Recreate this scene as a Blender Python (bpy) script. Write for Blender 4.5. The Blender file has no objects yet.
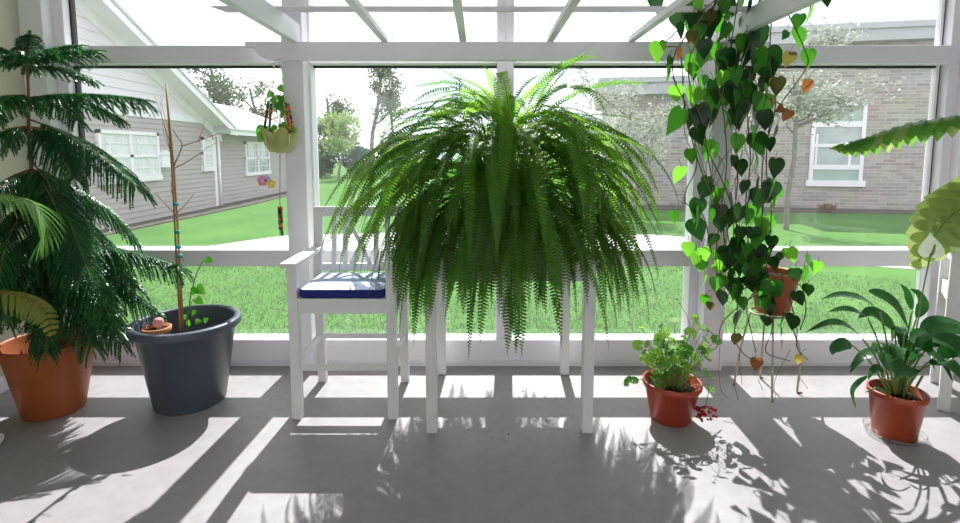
import bpy, math, random
from mathutils import Vector, Matrix, Quaternion
V = Vector
PI = math.pi
R = math.radians
random.seed(7)
U = random.uniform
SC = bpy.context.scene
COL = SC.collection

# ---------------------------------------------------------------- camera model
F_PX, CX, CY, PITCH, CAMH = 510.0, 480.0, 203.0, R(5.7), 1.45
_c, _s = math.cos(PITCH), math.sin(PITCH)
def ray(x, y):
    r = (x - CX) / F_PX; u = (CY - y) / F_PX
    return V((r, _c + u * _s, -_s + u * _c))
EYE = V((0, 0, CAMH))
def on(x, y, p, n):                       # where the sight line meets a plane
    d = ray(x, y); n = V(n); return EYE + d * ((V(p) - EYE).dot(n) / d.dot(n))
def at(x, y, Y): return on(x, y, (0, Y, 0), (0, 1, 0))
def fl(x, y, z=0): return on(x, y, (0, 0, z), (0, 0, 1))
def onX(x, y, X): return on(x, y, (X, 0, 0), (1, 0, 0))

# ---------------------------------------------------------------- materials
def nt(name):
    m = bpy.data.materials.new(name); m.use_nodes = True
    t = m.node_tree; t.nodes.clear()
    o = t.nodes.new('ShaderNodeOutputMaterial')
    return m, t, o
def N(t, k, **kw):
    n = t.nodes.new(k)
    for a, b in kw.items():
        if a in n.inputs: n.inputs[a].default_value = b
        else: setattr(n, a, b)
    return n
def c4(c): return (c[0], c[1], c[2], 1)
def noise_col(t, c1, c2, scale, detail=4, lo=.35, hi=.65, coord='Object', stretch=None):
    tc = N(t, 'ShaderNodeTexCoord')
    src = tc.outputs[coord]
    if stretch:
        mp = N(t, 'ShaderNodeMapping'); mp.inputs['Scale'].default_value = stretch
        t.links.new(src, mp.inputs['Vector']); src = mp.outputs['Vector']
    no = N(t, 'ShaderNodeTexNoise', Scale=scale, Detail=detail)
    t.links.new(src, no.inputs['Vector'])
    r = N(t, 'ShaderNodeValToRGB')
    r.color_ramp.elements[0].position = lo; r.color_ramp.elements[0].color = c4(c1)
    r.color_ramp.elements[1].position = hi; r.color_ramp.elements[1].color = c4(c2)
    t.links.new(no.outputs['Fac'], r.inputs['Fac'])
    return r.outputs['Color'], no.outputs['Fac']
def solid(name, c1, c2=None, rough=.5, scale=6, spec=.4, bump=0, bscale=None, metal=0, stretch=None, lo=.35, hi=.65, trans=0):
    m, t, o = nt(name)
    b = N(t, 'ShaderNodeBsdfPrincipled', Roughness=rough, Metallic=metal)
    b.inputs['Specular IOR Level'].default_value = spec
    if trans: b.inputs['Transmission Weight'].default_value = trans
    col, fac = noise_col(t, c1, c2 or tuple(x * .93 for x in c1), scale, stretch=stretch, lo=lo, hi=hi)
    t.links.new(col, b.inputs['Base Color'])
    if bump:
        bp = N(t, 'ShaderNodeBump', Strength=bump, Distance=.01)
        if bscale:
            tc = N(t, 'ShaderNodeTexCoord')
            n2 = N(t, 'ShaderNodeTexNoise', Scale=bscale, Detail=3)
            t.links.new(tc.outputs['Object'], n2.inputs['Vector']); fac = n2.outputs['Fac']
        t.links.new(fac, bp.inputs['Height']); t.links.new(bp.outputs['Normal'], b.inputs['Normal'])
    t.links.new(b.outputs[0], o.inputs[0])
    return m
def leafmat(name, c1, c2, tr, w=.45, rough=.4, spec=.5, scale=9):
    m, t, o = nt(name)
    col, _ = noise_col(t, c1, c2, scale)
    b = N(t, 'ShaderNodeBsdfPrincipled', Roughness=rough); b.inputs['Specular IOR Level'].default_value = spec
    t.links.new(col, b.inputs['Base Color'])
    tl = N(t, 'ShaderNodeBsdfTranslucent', Color=c4(tr))
    mx = N(t, 'ShaderNodeMixShader', Fac=w)
    t.links.new(b.outputs[0], mx.inputs[1]); t.links.new(tl.outputs[0], mx.inputs[2])
    t.links.new(mx.outputs[0], o.inputs[0])
    return m
def glassmat(name, tint=(.97, .985, .985), refl=.05, rough=.0, haze=0):
    m, t, o = nt(name)
    a = N(t, 'ShaderNodeBsdfTransparent', Color=c4(tint))
    g = N(t, 'ShaderNodeBsdfGlossy', Color=(1, 1, 1, 1), Roughness=rough)
    lw = N(t, 'ShaderNodeLayerWeight', Blend=.5)
    pw = N(t, 'ShaderNodeMath', operation='POWER'); pw.inputs[1].default_value = 5
    mt = N(t, 'ShaderNodeMath', operation='MULTIPLY_ADD'); mt.inputs[1].default_value = .85; mt.inputs[2].default_value = refl * .5
    t.links.new(lw.outputs['Facing'], pw.inputs[0]); t.links.new(pw.outputs[0], mt.inputs[0])
    mx = N(t, 'ShaderNodeMixShader')
    t.links.new(mt.outputs[0], mx.inputs[0]); t.links.new(a.outputs[0], mx.inputs[1]); t.links.new(g.outputs[0], mx.inputs[2])
    if haze:
        tr = N(t, 'ShaderNodeBsdfTranslucent', Color=(1, 1, 1, 1)); m2 = N(t, 'ShaderNodeMixShader', Fac=haze)  # white translucent share puts a hazy veil into the glass
        t.links.new(mx.outputs[0], m2.inputs[1]); t.links.new(tr.outputs[0], m2.inputs[2]); mx = m2
    t.links.new(mx.outputs[0], o.inputs[0])
    return m
def brickmat(name):
    m, t, o = nt(name)
    tc = N(t, 'ShaderNodeTexCoord'); sp = N(t, 'ShaderNodeSeparateXYZ'); cb = N(t, 'ShaderNodeCombineXYZ')
    t.links.new(tc.outputs['Object'], sp.inputs[0]); t.links.new(sp.outputs[0], cb.inputs[0]); t.links.new(sp.outputs[2], cb.inputs[1])
    br = N(t, 'ShaderNodeTexBrick', Color1=(.48, .41, .40, 1), Color2=(.31, .26, .25, 1), Mortar=(.50, .465, .46, 1), Scale=1.0)
    br.inputs['Brick Width'].default_value = .30; br.inputs['Row Height'].default_value = .085; br.inputs['Mortar Size'].default_value = .009
    t.links.new(cb.outputs[0], br.inputs['Vector'])
    no = N(t, 'ShaderNodeTexNoise', Scale=1.3, Detail=5); t.links.new(cb.outputs[0], no.inputs['Vector'])
    mx = N(t, 'ShaderNodeMix', data_type='RGBA', blend_type='MULTIPLY'); mx.inputs[0].default_value = .35
    t.links.new(br.outputs['Color'], mx.inputs[6]); t.links.new(no.outputs['Color'], mx.inputs[7])
    b = N(t, 'ShaderNodeBsdfPrincipled', Roughness=.9)
    t.links.new(mx.outputs[2], b.inputs['Base Color']); t.links.new(b.outputs[0], o.inputs[0])
    return m

M = dict(
    white=solid('white_paint', (.80, .80, .81), (.76, .76, .775), .42, 3),
    furn=solid('white_furniture_paint', (.82, .815, .80), (.77, .765, .75), .4, 5, bump=.05),
    frame=solid('white_frame_enamel', (.88, .845, .91), (.86, .82, .885), .38, 2),
    cream=solid('cream_wall', (.60, .58, .46), (.55, .53, .42), .75, 2, .2, bump=.05, bscale=40),
    wall=solid('plaster', (.74, .73, .71), (.70, .69, .67), .8, 2, .2, bump=.04, bscale=40),
    ceil=solid('ceiling_white', (.8, .8, .8), (.76, .76, .76), .8, 2, .2),
    gasket=solid('black_gasket', (.015, .016, .018), None, .5),
    glass=glassmat('window_glass', haze=.012),
    steel=solid('dark_iron', (.02, .02, .022), None, .5, metal=.3),
    soil=solid('potting_soil', (.016, .011, .008), (.042, .028, .02), .95, 40, .1, bump=1.0, bscale=70),
    terra=solid('terracotta_plastic', (.42, .11, .028), (.36, .09, .023), .5, 4, .4, bump=.02),
    terra2=solid('terracotta_small', (.60, .26, .12), (.5, .2, .09), .7, 14),
    slate=solid('blue_grey_plastic', (.085, .104, .140), (.074, .092, .125), .42, 5, .45, bump=.03, bscale=60),
    redpot=solid('red_pot_plastic', (.40, .055, .025), (.34, .045, .02), .4, 6, .5),
    redpot2=solid('orange_red_pot_plastic', (.42, .07, .026), (.36, .055, .02), .38, 6, .5),
    clear=glassmat('clear_plastic', (.93, .93, .93), .16, .08),
    bark=solid('brown_bark', (.20, .10, .05), (.32, .16, .075), .85, 22, .2, bump=.4, stretch=(1, 1, .2)),
    bark2=solid('orange_brown_bark', (.42, .20, .08), (.34, .15, .06), .8, 20, .2, bump=.3),
    barkout=solid('grey_tree_bark', (.16, .14, .125), (.24, .21, .19), .9, 6, .2),
    bamboo=solid('bamboo_cane', (.50, .33, .13), (.40, .25, .09), .5, 15, .4, stretch=(1, 1, .3)),
    twig=solid('pale_twig', (.36, .27, .2), (.25, .17, .12), .8, 25),
    teal=solid('teal_tie_tape', (.01, .36, .36), None, .5),
    stem=solid('green_stem', (.13, .22, .05), (.2, .27, .08), .5, 20),
    vine=solid('brown_vine_stem', (.10, .07, .045), (.17, .11, .06), .7, 25),
    root=solid('pale_aerial_root', (.30, .22, .16), (.22, .16, .11), .8, 25),
    tan=solid('tan_painted_wire', (.58, .48, .36), (.50, .41, .30), .5, 12),
    rust=solid('rusty_foot', (.30, .11, .06), None, .7),
    fernA=leafmat('fern_green', (.042, .125, .014), (.066, .17, .018), (.22, .56, .035), .48, .42, .35),
    fernB=leafmat('fern_shade_green', (.032, .10, .012), (.048, .13, .016), (.10, .32, .025), .42, .42, .35),  # darker tone: shade of the lower front put into the colour
    fernC=leafmat('fern_young_lit_green', (.10, .22, .02), (.15, .28, .028), (.42, .78, .06), .55, .42, .35),  # young upper fronds, with their sunlit brightness put into the colour
    rachis=solid('fern_rachis', (.16, .2, .05), (.2, .15, .05), .6, 20),
    pineA=leafmat('pine_needle_green', (.018, .10, .03), (.035, .16, .045), (.04, .25, .06), .18, .3, .55),
    pineB=leafmat('pine_tip_green', (.03, .18, .035), (.06, .26, .05), (.09, .45, .08), .25, .32, .55),
    heart=leafmat('heart_leaf_green', (.018, .095, .012), (.034, .135, .017), (.12, .48, .03), .48, .33, .5),
    heartD=leafmat('heart_leaf_dark', (.008, .042, .009), (.016, .065, .013), (.02, .10, .012), .3, .33, .5),
    heartL=leafmat('heart_leaf_light', (.045, .16, .016), (.07, .21, .022), (.26, .72, .05), .52, .35, .5),
    olive=leafmat('heart_leaf_olive', (.07, .075, .015), (.11, .07, .018), (.2, .19, .035), .42, .4, .4),
    rusty=leafmat('heart_leaf_rust', (.16, .055, .02), (.12, .065, .018), (.40, .13, .035), .42, .4, .4),
    yellow=leafmat('withered_yellow_leaf', (.65, .47, .06), (.75, .58, .12), (.8, .62, .12), .4, .5, .3),
    lily=leafmat('lily_leaf', (.012, .065, .016), (.022, .095, .022), (.03, .22, .02), .22, .22, .65),
    spathe=leafmat('white_spathe', (.86, .87, .76), (.82, .84, .7), (.95, .95, .85), .6, .6, .2),
    geran=leafmat('geranium_leaf', (.05, .155, .03), (.085, .22, .045), (.18, .46, .06), .45, .5, .3),
    geranL=leafmat('geranium_young_leaf', (.16, .33, .045), (.22, .40, .065), (.42, .75, .11), .5, .5, .3),
    redflower=leafmat('red_petal', (.42, .012, .03), (.30, .008, .02), (.5, .02, .03), .3, .5, .3),
    palm=leafmat('palm_leaflet', (.07, .22, .03), (.12, .30, .04), (.30, .62, .08), .4, .3, .5),
    lobed=leafmat('lobed_leaf', (.26, .36, .11), (.32, .41, .13), (.55, .68, .22), .5, .35, .5),
    lobedG=leafmat('lobed_leaf_green', (.06, .20, .04), (.11, .27, .05), (.30, .60, .10), .45, .3, .5),
    lobedY=leafmat('lobed_leaf_yellow', (.25, .28, .04), (.20, .26, .045), (.42, .48, .07), .45, .35, .5),
    cushtop=solid('periwinkle_cushion', (.58, .64, .92), (.54, .60, .88), .8, 8, .2, bump=.1, bscale=300),
    cushside=solid('navy_cushion', (.022, .035, .22), (.018, .03, .18), .8, 8, .2, bump=.1, bscale=300),
    bowl=solid('white_glaze', (.8, .82, .86), None, .2, 4, .5),
    hangpot=leafmat('yellow_green_planter', (.60, .62, .22), (.55, .58, .25), (.75, .78, .34), .4, .3, .5, 30),
    cord=solid('white_cord', (.78, .77, .74), None, .8, 40),
    cordT=solid('jute_cord', (.38, .28, .18), None, .9, 40),
    bO=solid('orange_bead', (.85, .20, .02), None, .35), bR=solid('red_bead', (.55, .03, .02), None, .35),
    bN=solid('navy_bead', (.02, .03, .09), None, .35), bG=solid('green_bead', (.03, .22, .06), None, .35),
    pink=solid('pink_cactus', (.80, .30, .30), (.85, .48, .45), .6, 30, bump=.5, bscale=120),
    dP=solid('pink_decal', (.9, .35, .5), None, .5), dY=solid('yellow_decal', (.9, .7, .15), None, .5),
    dB=solid('lilac_decal', (.6, .5, .85), None, .5),
    siding=solid('taupe_vinyl_siding', (.42, .355, .375), (.395, .335, .352), .6, 1.2, .3),
    sidingW=solid('white_lap_siding', (.76, .68, .78), (.72, .645, .74), .6, 1.2, .3),
    trimW=solid('white_house_trim', (.84, .77, .86), None, .5, 2),
    shingle=solid('grey_shingle', (.40, .40, .43), (.50, .50, .53), .9, 14, .2, bump=.3, bscale=20),
    fascia=solid('grey_metal_fascia', (.42, .41, .44), (.38, .37, .40), .6, 1.5),
    brick=brickmat('tan_brick'),
    hglass=solid('house_window_glass', (.30, .33, .36), (.42, .45, .48), .08, 2, .6),
    gpanel=solid('grey_green_panel', (.33, .42, .38), (.29, .38, .34), .2, 2, .5),
    curtain=solid('pale_curtain', (.72, .73, .76), (.6, .62, .66), .8, 5),
    lawn=solid('lawn', (.055, .142, .028), (.082, .19, .04), .95, .9, .1, bump=.4, bscale=30, lo=.3, hi=.7),
    blade=leafmat('grass_blade', (.13, .21, .09), (.21, .27, .15), (.17, .27, .11), .25, .6, .2, 1.5),
    mulch=solid('dark_mulch', (.06, .052, .05), (.13, .11, .10), .95, 9, .1, bump=.6, bscale=30),
    concrete=solid('path_concrete', (.62, .60, .58), (.56, .54, .52), .9, 2, .2),
    fol1=leafmat('tree_leaf', (.085, .105, .075), (.13, .155, .11), (.14, .19, .09), .35, .6, .2, 2),
    fol2=leafmat('pale_tree_leaf', (.22, .30, .14), (.30, .38, .18), (.38, .5, .18), .4, .6, .2, 2),
    fol3=leafmat('hedge_leaf', (.05, .085, .05), (.08, .12, .065), (.08, .15, .05), .3, .6, .2, 2),
    fol4=leafmat('silver_leaf', (.36, .385, .32), (.46, .475, .41), (.40, .45, .31), .35, .6, .2, 2),
)
def floormat():
    m, t, o = nt('sealed_concrete_floor')
    col, _ = noise_col(t, (.335, .310, .312), (.395, .370, .374), 1.6, 8, .3, .7)
    col2, f2 = noise_col(t, (.90, .89, .88), (1, 1, 1), 14, 6, .3, .6)
    mx = N(t, 'ShaderNodeMix', data_type='RGBA', blend_type='MULTIPLY'); mx.inputs[0].default_value = 1
    t.links.new(col, mx.inputs[6]); t.links.new(col2, mx.inputs[7])
    b = N(t, 'ShaderNodeBsdfPrincipled', Roughness=.42); b.inputs['Specular IOR Level'].default_value = .35
    t.links.new(mx.outputs[2], b.inputs['Base Color'])
    r = N(t, 'ShaderNodeMapRange'); r.inputs['To Min'].default_value = .34; r.inputs['To Max'].default_value = .52
    t.links.new(f2, r.inputs['Value']); t.links.new(r.outputs[0], b.inputs['Roughness'])
    t.links.new(b.outputs[0], o.inputs[0])
    return m
M['floor'] = floormat()

# ---------------------------------------------------------------- mesh builder
class MB:
    def __init__(s): s.v = []; s.f = []; s.mi = []; s.sm = []
    def add(s, vs, fs, mi=0, smooth=True):
        b = len(s.v); s.v.extend([tuple(p) for p in vs])
        for f in fs: s.f.append([b + i for i in f]); s.mi.append(mi); s.sm.append(smooth)
    def box(s, a, b, mi=0):
        x0, y0, z0 = (min(a[i], b[i]) for i in range(3)); x1, y1, z1 = (max(a[i], b[i]) for i in range(3))
        s.add([(x0,y0,z0),(x1,y0,z0),(x1,y1,z0),(x0,y1,z0),(x0,y0,z1),(x1,y0,z1),(x1,y1,z1),(x0,y1,z1)],
              [(0,3,2,1),(4,5,6,7),(0,1,5,4),(1,2,6,5),(2,3,7,6),(3,0,4,7)], mi, False)
    def bar(s, a, b, w, d, up=(0, 0, 1), mi=0):          # rectangular bar from a to b, w wide across, d along up
        a, b = V(a), V(b); ax = (b - a).normalized(); sd = ax.cross(V(up))
        sd = sd.normalized() if sd.length > 1e-5 else V((1, 0, 0)); u2 = sd.cross(ax).normalized()
        vs = []
        for p in (a, b):
            for i, j in ((-1,-1),(1,-1),(1,1),(-1,1)): vs.append(p + sd * (i*w/2) + u2 * (j*d/2))
        s.add(vs, [(0,1,2,3),(7,6,5,4),(0,4,5,1),(1,5,6,2),(2,6,7,3),(3,7,4,0)], mi, False)
    def tube(s, pts, rad, n=6, mi=0, caps=True):
        pts = [V(p) for p in pts]; k = len(pts)
        if not hasattr(rad, '__len__'): rad = [rad] * k
        t0 = (pts[1] - pts[0]).normalized(); ref = V((0,0,1)) if abs(t0.z) < .9 else V((1,0,0))
        nx = t0.cross(ref).normalized(); vs = []
        for i, p in enumerate(pts):
            t = (pts[min(i+1,k-1)] - pts[max(i-1,0)]); t = t.normalized() if t.length > 1e-9 else t0
            nx = nx - t * nx.dot(t); nx = nx.normalized() if nx.length > 1e-6 else t.orthogonal().normalized()
            by = t.cross(nx)
            for j in range(n):
                a = 2*PI*j/n; vs.append(p + (nx*math.cos(a) + by*math.sin(a)) * rad[i])
        fs = [(i*n+j, i*n+(j+1)%n, (i+1)*n+(j+1)%n, (i+1)*n+j) for i in range(k-1) for j in range(n)]
        if caps: fs += [tuple(range(n))[::-1], tuple((k-1)*n+j for j in range(n))]
        s.add(vs, fs, mi)
    def lathe(s, prof, c, n=40, mi=0, closed=False):      # profile of (r, z), about a vertical axis at c
        c = V(c); vs = []; k = len(prof)
        for r, z in prof:
            for j in range(n):
                a = 2*PI*j/n; vs.append((c.x + r*math.cos(a), c.y + r*math.sin(a), c.z + z))
        fs = [(i*n+j, i*n+(j+1)%n, (i+1)*n+(j+1)%n, (i+1)*n+j) for i in range(k-1) for j in range(n)]
        if closed: fs += [((k-1)*n+j, (k-1)*n+(j+1)%n, (j+1)%n, j) for j in range(n)]
        s.add(vs, fs, mi)
    def ball(s, c, r, n=8, mi=0, sc=(1,1,1)):
        c = V(c); m = max(4, n//2 + 1); vs = [c + V((0,0,-r*sc[2]))]
        for i in range(1, m):
            a = -PI/2 + PI*i/m
            for j in range(n):
                b = 2*PI*j/n; vs.append(c + V((r*sc[0]*math.cos(a)*math.cos(b), r*sc[1]*math.cos(a)*math.sin(b), r*sc[2]*math.sin(a))))
        vs.append(c + V((0,0,r*sc[2]))); e = len(vs)-1; fs = [(0, 1+(j+1)%n, 1+j) for j in range(n)]
        fs += [(1+i*n+j, 1+i*n+(j+1)%n, 1+(i+1)*n+(j+1)%n, 1+(i+1)*n+j) for i in range(m-2) for j in range(n)]
        fs += [(e, 1+(m-2)*n+j, 1+(m-2)*n+(j+1)%n) for j in range(n)]
        s.add(vs, fs, mi)
    def prism(s, poly, off, mi=0):                       # polygon swept by a vector
        off = V(off); n = len(poly); p = [V(q) for q in poly]
        s.add(p + [q + off for q in p], [tuple(range(n))[::-1], tuple(range(n, 2*n))] + [(i, (i+1)%n, n+(i+1)%n, n+i) for i in range(n)], mi, False)
    def blade(s, pts, wid, nrm, fold=.25, mi=0):          # leaf: midrib polyline, half widths, face normal
        pts = [V(p) for p in pts]; k = len(pts); vs = []
        for i, p in enumerate(pts):
            t = (pts[min(i+1,k-1)] - pts[max(i-1,0)]).normalized()
            nn = nrm[i] if isinstance(nrm, list) else nrm
            sd = t.cross(V(nn)); sd = sd.normalized() if sd.length > 1e-6 else t.orthogonal().normalized()
            up = sd.cross(t).normalized(); w = wid[i]
            vs += [p + sd*w + up*(w*fold), p, p - sd*w + up*(w*fold)]
        fs = []
        for i in range(k-1):
            a = i*3; b = a+3; fs += [(a, a+1, b+1, b), (a+1, a+2, b+2, b+1)]
        s.add(vs, fs, mi)
    def build(s, name, mats, parent=None, local=False, bevel=0, origin=None):
        me = bpy.data.meshes.new(name)
        off = V((0,0,0))
        if origin is not None: off = V(origin)
        elif parent is not None and not local: off = WLOC[parent.name]
        me.from_pydata([tuple(V(p) - off) for p in s.v], [], s.f)
        for m in (mats if isinstance(mats, (list, tuple)) else [mats]): me.materials.append(m)
        me.polygons.foreach_set('material_index', s.mi); me.polygons.foreach_set('use_smooth', s.sm)
        me.update()
        o = bpy.data.objects.new(name, me); COL.objects.link(o)
        if parent is not None: o.parent = parent; WLOC[o.name] = off
        else: o.location = off; WLOC[o.name] = off
        if bevel:
            b = o.modifiers.new('soft_edges', 'BEVEL'); b.width = bevel; b.segments = 2; b.limit_method = 'ANGLE'
        return o
WLOC = {}
def tag(o, label=None, cat=None, group=None, kind=None):
    if label: o['label'] = label
    if cat: o['category'] = cat
    if group: o['group'] = group
    if kind: o['kind'] = kind
    return o
def thing(name, label, cat, loc=(0,0,0), rz=0, group=None):
    o = bpy.data.objects.new(name, None); COL.objects.link(o); o.location = V(loc); o.rotation_euler.z = rz
    o.empty_display_size = .1; WLOC[o.name] = V(loc)
    return tag(o, label, cat, group)
def struct(name, mb, mat, parent=None, bevel=0):
    o = mb.build(name, mat, parent, bevel=bevel); o['kind'] = 'structure'; return o
def spline(pts, n=6):                                     # Catmull-Rom through points
    p = [V(q) for q in pts]; p = [p[0]*2 - p[1]] + p + [p[-1]*2 - p[-2]]; out = []
    for i in range(1, len(p)-2):
        for j in range(n):
            t = j/n; a, b, c, d = p[i-1], p[i], p[i+1], p[i+2]
            out.append(.5*((2*b) + (c-a)*t + (2*a-5*b+4*c-d)*t*t + (3*b-a-3*c+d)*t**3))
    out.append(p[-2]); return out
def rot(v, axis, a): return Quaternion(V(axis), a) @ V(v)

# ---------------------------------------------------------------- setting: shell
WY = 3.35                                                  # inner face of the window wall
XL, XR, ZC, YB = -2.90, 3.62, 2.95, -3.0
b = MB(); b.box((XL-.1, YB, -.12), (XR+.1, WY+.14, 0)); struct('floor', b, M['floor'])
b = MB(); b.box((XL-.12, YB, ZC), (XR+.12, WY+.14, ZC+.12)); struct('ceiling', b, M['ceil'])
b = MB(); b.box((XL-.12, YB, 0), (XL, WY+.14, ZC)); struct('wall_left', b, M['cream'])
b = MB(); b.box((XR, YB, 0), (XR+.12, WY+.14, ZC)); struct('wall_right', b, M['wall'])
b = MB()
b.box((XL, YB-.12, 0), (XR, YB, .5)); b.box((XL, YB-.12, 2.7), (XR, YB, ZC)); b.box((XL, YB-.12, .5), (-2.6, YB, 2.7)); b.box((3.3, YB-.12, .5), (XR, YB, 2.7)); b.box((.2, YB-.12, .5), (.5, YB, 2.7))
struct('wall_back', b, M['wall'])  # unseen wall; its openings are added and sized to let in fill light
b = MB(); b.box((3.24, WY-.0, 0), (XR, WY+.14, ZC)); struct('wall_front', b, M['wall'])
b = MB(); b.box((XL, YB, 0), (XL+.015, WY, .10)); struct('baseboard_left', b, M['white'], bevel=.004)

# window wall members
FY0, FY1 = WY, WY + .14
def trim(n, boxes, bev=.004, mat='frame'):
    b = MB()
    for a, c in boxes: b.box(a, c)
    return struct('trim_%d' % n, b, M[mat], bevel=bev)
trim(1, [((XL, FY0-.05, 0), (-2.75, FY1, ZC))], .008, 'white')                           # corner column
trim(2, [((-1.245, 3.27, 0), (-1.112, FY1, 2.34)), ((-1.245, FY0+.02, 2.34), (-1.112, FY1, ZC))])   # left post
trim(3, [((1.475, 3.27, 0), (1.61, FY1, 2.34)), ((1.475, FY0+.02, 2.34), (1.61, FY1, ZC))])          # right post
trim(4, [((3.11, FY0-.03, 0), (3.24, FY1, ZC))], .006)                                       # right jamb
# kick panel and sill ledges
trim(5, [((-2.75, FY0+.01, 0), (3.11, FY1, .15))], .003)
trim(6, [((-2.75, FY0-.0, .135), (3.11, FY1-.02, .182)), ((-2.75, FY0-.012, .0), (3.11, FY0+.012, .035))], .004)
BAYS = [(-2.75, -1.245), (-1.112, .165), (.165, 1.475), (1.61, 3.11)]
ZS = [(.182, .69), (.80, 2.015), (2.13, ZC)]
GY = 3.455
for i, (x0, x1) in enumerate(BAYS):
    b = MB(); st = .075 if i in (0, 3) else .055
    xa = x0 + (st if i != 2 else .055); xb = x1 - (st if i != 1 else .055)
    if i == 3: xb = 3.045; xa = x0 + .03
    if i == 0: xa = -2.68; xb = x1 - .03
    if i == 1: xa = x0 + .012
    if i == 2: xb = x1 - .06
    b.box((xb-.030, GY-.02, .8), (xb-.012, GY+.02, ZC)) if i == 3 else None; b.box((x0, FY0+.03, .15), (xa, FY1, ZC)); b.box((xb, FY0+.03, .15), (x1, FY1, ZC))
    b.box((xa, FY0, .69), (xb, FY1, .80)); b.box((xa, FY0, 2.018), (xb, FY1, 2.13)); b.box((xa, FY0, ZC-.07), (xb, FY1, ZC))
    w = struct('window_%d' % (i+1), b, M['frame'], bevel=.004)
    for k, (za, zb) in enumerate(ZS):
        zb = min(zb, ZC-.07)
        g = MB(); g.box((xa, GY, za), (xb, GY+.006, zb)); struct('glass_pane', g, M['glass'], w)
        g = MB(); t_ = .011
        g.box((xa, GY-.012, zb-t_), (xb, GY+.016, zb))
        if i == 3 and k > 0: g.box((xb-.012, GY-.012, za), (xb, GY+.016, zb))
        if i == 0 and k > 0: g.box((xa, GY-.02, za), (xa+.012, GY+.02, zb))
        struct('gasket', g, M['gasket'], w)
# slim white glazing stops that frame the bright panes
for n, (xa, xb) in enumerate([(-2.64, -2.60)]):
    pass

# ---------------------------------------------------------------- pergola over the window seats
pg = thing('pergola', 'white slatted pergola frame along the top of the windows', 'pergola', (0.17, 3.26, 2.0))
b = MB(); zt, zb_ = 2.128, 2.015
xl, xr = -1.45, 1.79
poly = [(xl, 0, zt), (xl, 0, zt-.035)]
for k in range(7):
    a = PI/2 * k/6; poly.append((xl+.06+.12*(1-math.cos(a)), 0, zb_ + (zt-.035-zb_)*(1-math.sin(a))))
poly2 = [(xl+xr-p[0], 0, p[2]) for p in poly][::-1]
b.prism([(p[0], 3.225, p[2]) for p in poly + poly2], (0, .045, 0)); b.build('front_beam', M['frame'], pg, bevel=.003)
for X in (-1.142, 1.50):
    b = MB(); b.box((X-.02, .3, 2.12), (X+.022, 3.268, 2.24)); b.build('side_beam', M['white'], pg, bevel=.003)
for px in (385, 463, 550, 631):
    x = at(px, 43, 3.25).x
    b = MB(); b.box((x-.021, .3, 2.129), (x+.021, 3.268, 2.162)); b.build('rafter', M['frame'], pg, bevel=.003)
for Y in (3.0, 1.6):
    b = MB(); b.prism([(-1.53, Y-.022, 2.272), (-1.44, Y-.022, 2.241), (1.78, Y-.022, 2.241), (1.87, Y-.022, 2.272)], (0, .022, 0)); b.build('purlin', M['frame'], pg, bevel=.003)

# ---------------------------------------------------------------- furniture
def make_chair(loc, label, rz=0, low=0):
    t = thing('dining_chair', label, 'chair', loc, rz, 'white high chairs at the window')
    P = M['furn']; W, D = .575, .46
    def bb(name, a, c, m=P, bev=.004):
        b = MB(); b.box(a, c); return b.build(name, m, t, True, bev)
    lw = .052
    for sx in (0, 1):
        x = -W/2 + lw/2 + sx*(W-lw)
        b = MB(); b.box((x-lw/2, 0, 0), (x+lw/2, lw, .85)); b.build('leg', P, t, True, .004)
        b = MB(); b.bar((x, D+.015, 0), (x, D-.02, .64), lw, .042, (0,1,0)); b.bar((x, D-.02, .62), (x, D+.035-low*.12, 1.10-low), lw, .042, (0,1,0)); b.build('leg', P, t, True, .004)
        b = MB(); b.prism([(x-.042, -.05, .85), (x+.042, -.05, .85), (x+.042, .2, .85), (x+.026, D, .85), (x-.026, D, .85), (x-.042, .2, .85)], (0, 0, .026)); b.build('armrest', P, t, True, .005)
        b = MB(); b.box((x-.012, lw, .29), (x+.012, D-.01, .325)); b.build('stretcher', P, t, True, .003)
        b = MB(); b.box((x-.013, lw, .59), (x+.013, D-.03, .655)); b.build('apron', P, t, True, .003)
    bb('apron', (-W/2+lw, .008, .59), (W/2-lw, .034, .657)); bb('apron', (-W/2+lw, D-.04, .59), (W/2-lw, D-.016, .655))
    bb('stretcher', (-W/2+lw, .012, .27), (W/2-lw, .034, .305)); bb('stretcher', (-W/2+lw, D-.01, .285), (W/2-lw, D+.012, .32))
    bb('seat', (-W/2+.012, .006, .655), (W/2-.012, D-.045, .673))
    b = MB(); b.bar((-W/2-.006, D+.036-low*.12, 1.085-low), (W/2+.006, D+.036-low*.12, 1.085-low), .028, .062); b.build('top_rail', P, t, True, .006)
    b = MB(); b.bar((-W/2+lw, D-.006, .745), (W/2-lw, D-.006, .745), .026, .045); b.build('back_rail', P, t, True, .004)
    yb = lambda z: D - .012 + (z-.70)*.12
    for x in (-.165, -.095, .095, .165):
        b = MB(); b.bar((x, yb(.70), .70), (x, yb(1.06-low), 1.06-low), .03, .016, (0,1,0)); b.build('back_slat', P, t, True, .002)
    b = MB()
    for s_ in (-1, 1): b.bar((-.082*s_, yb(.72)+.003*s_, .72), (.082*s_, yb(1.05-low)+.003*s_, 1.05-low), .026, .013, (0,1,0))
    b.build('cross_lattice', P, t, True, .002)
    return t
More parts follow.
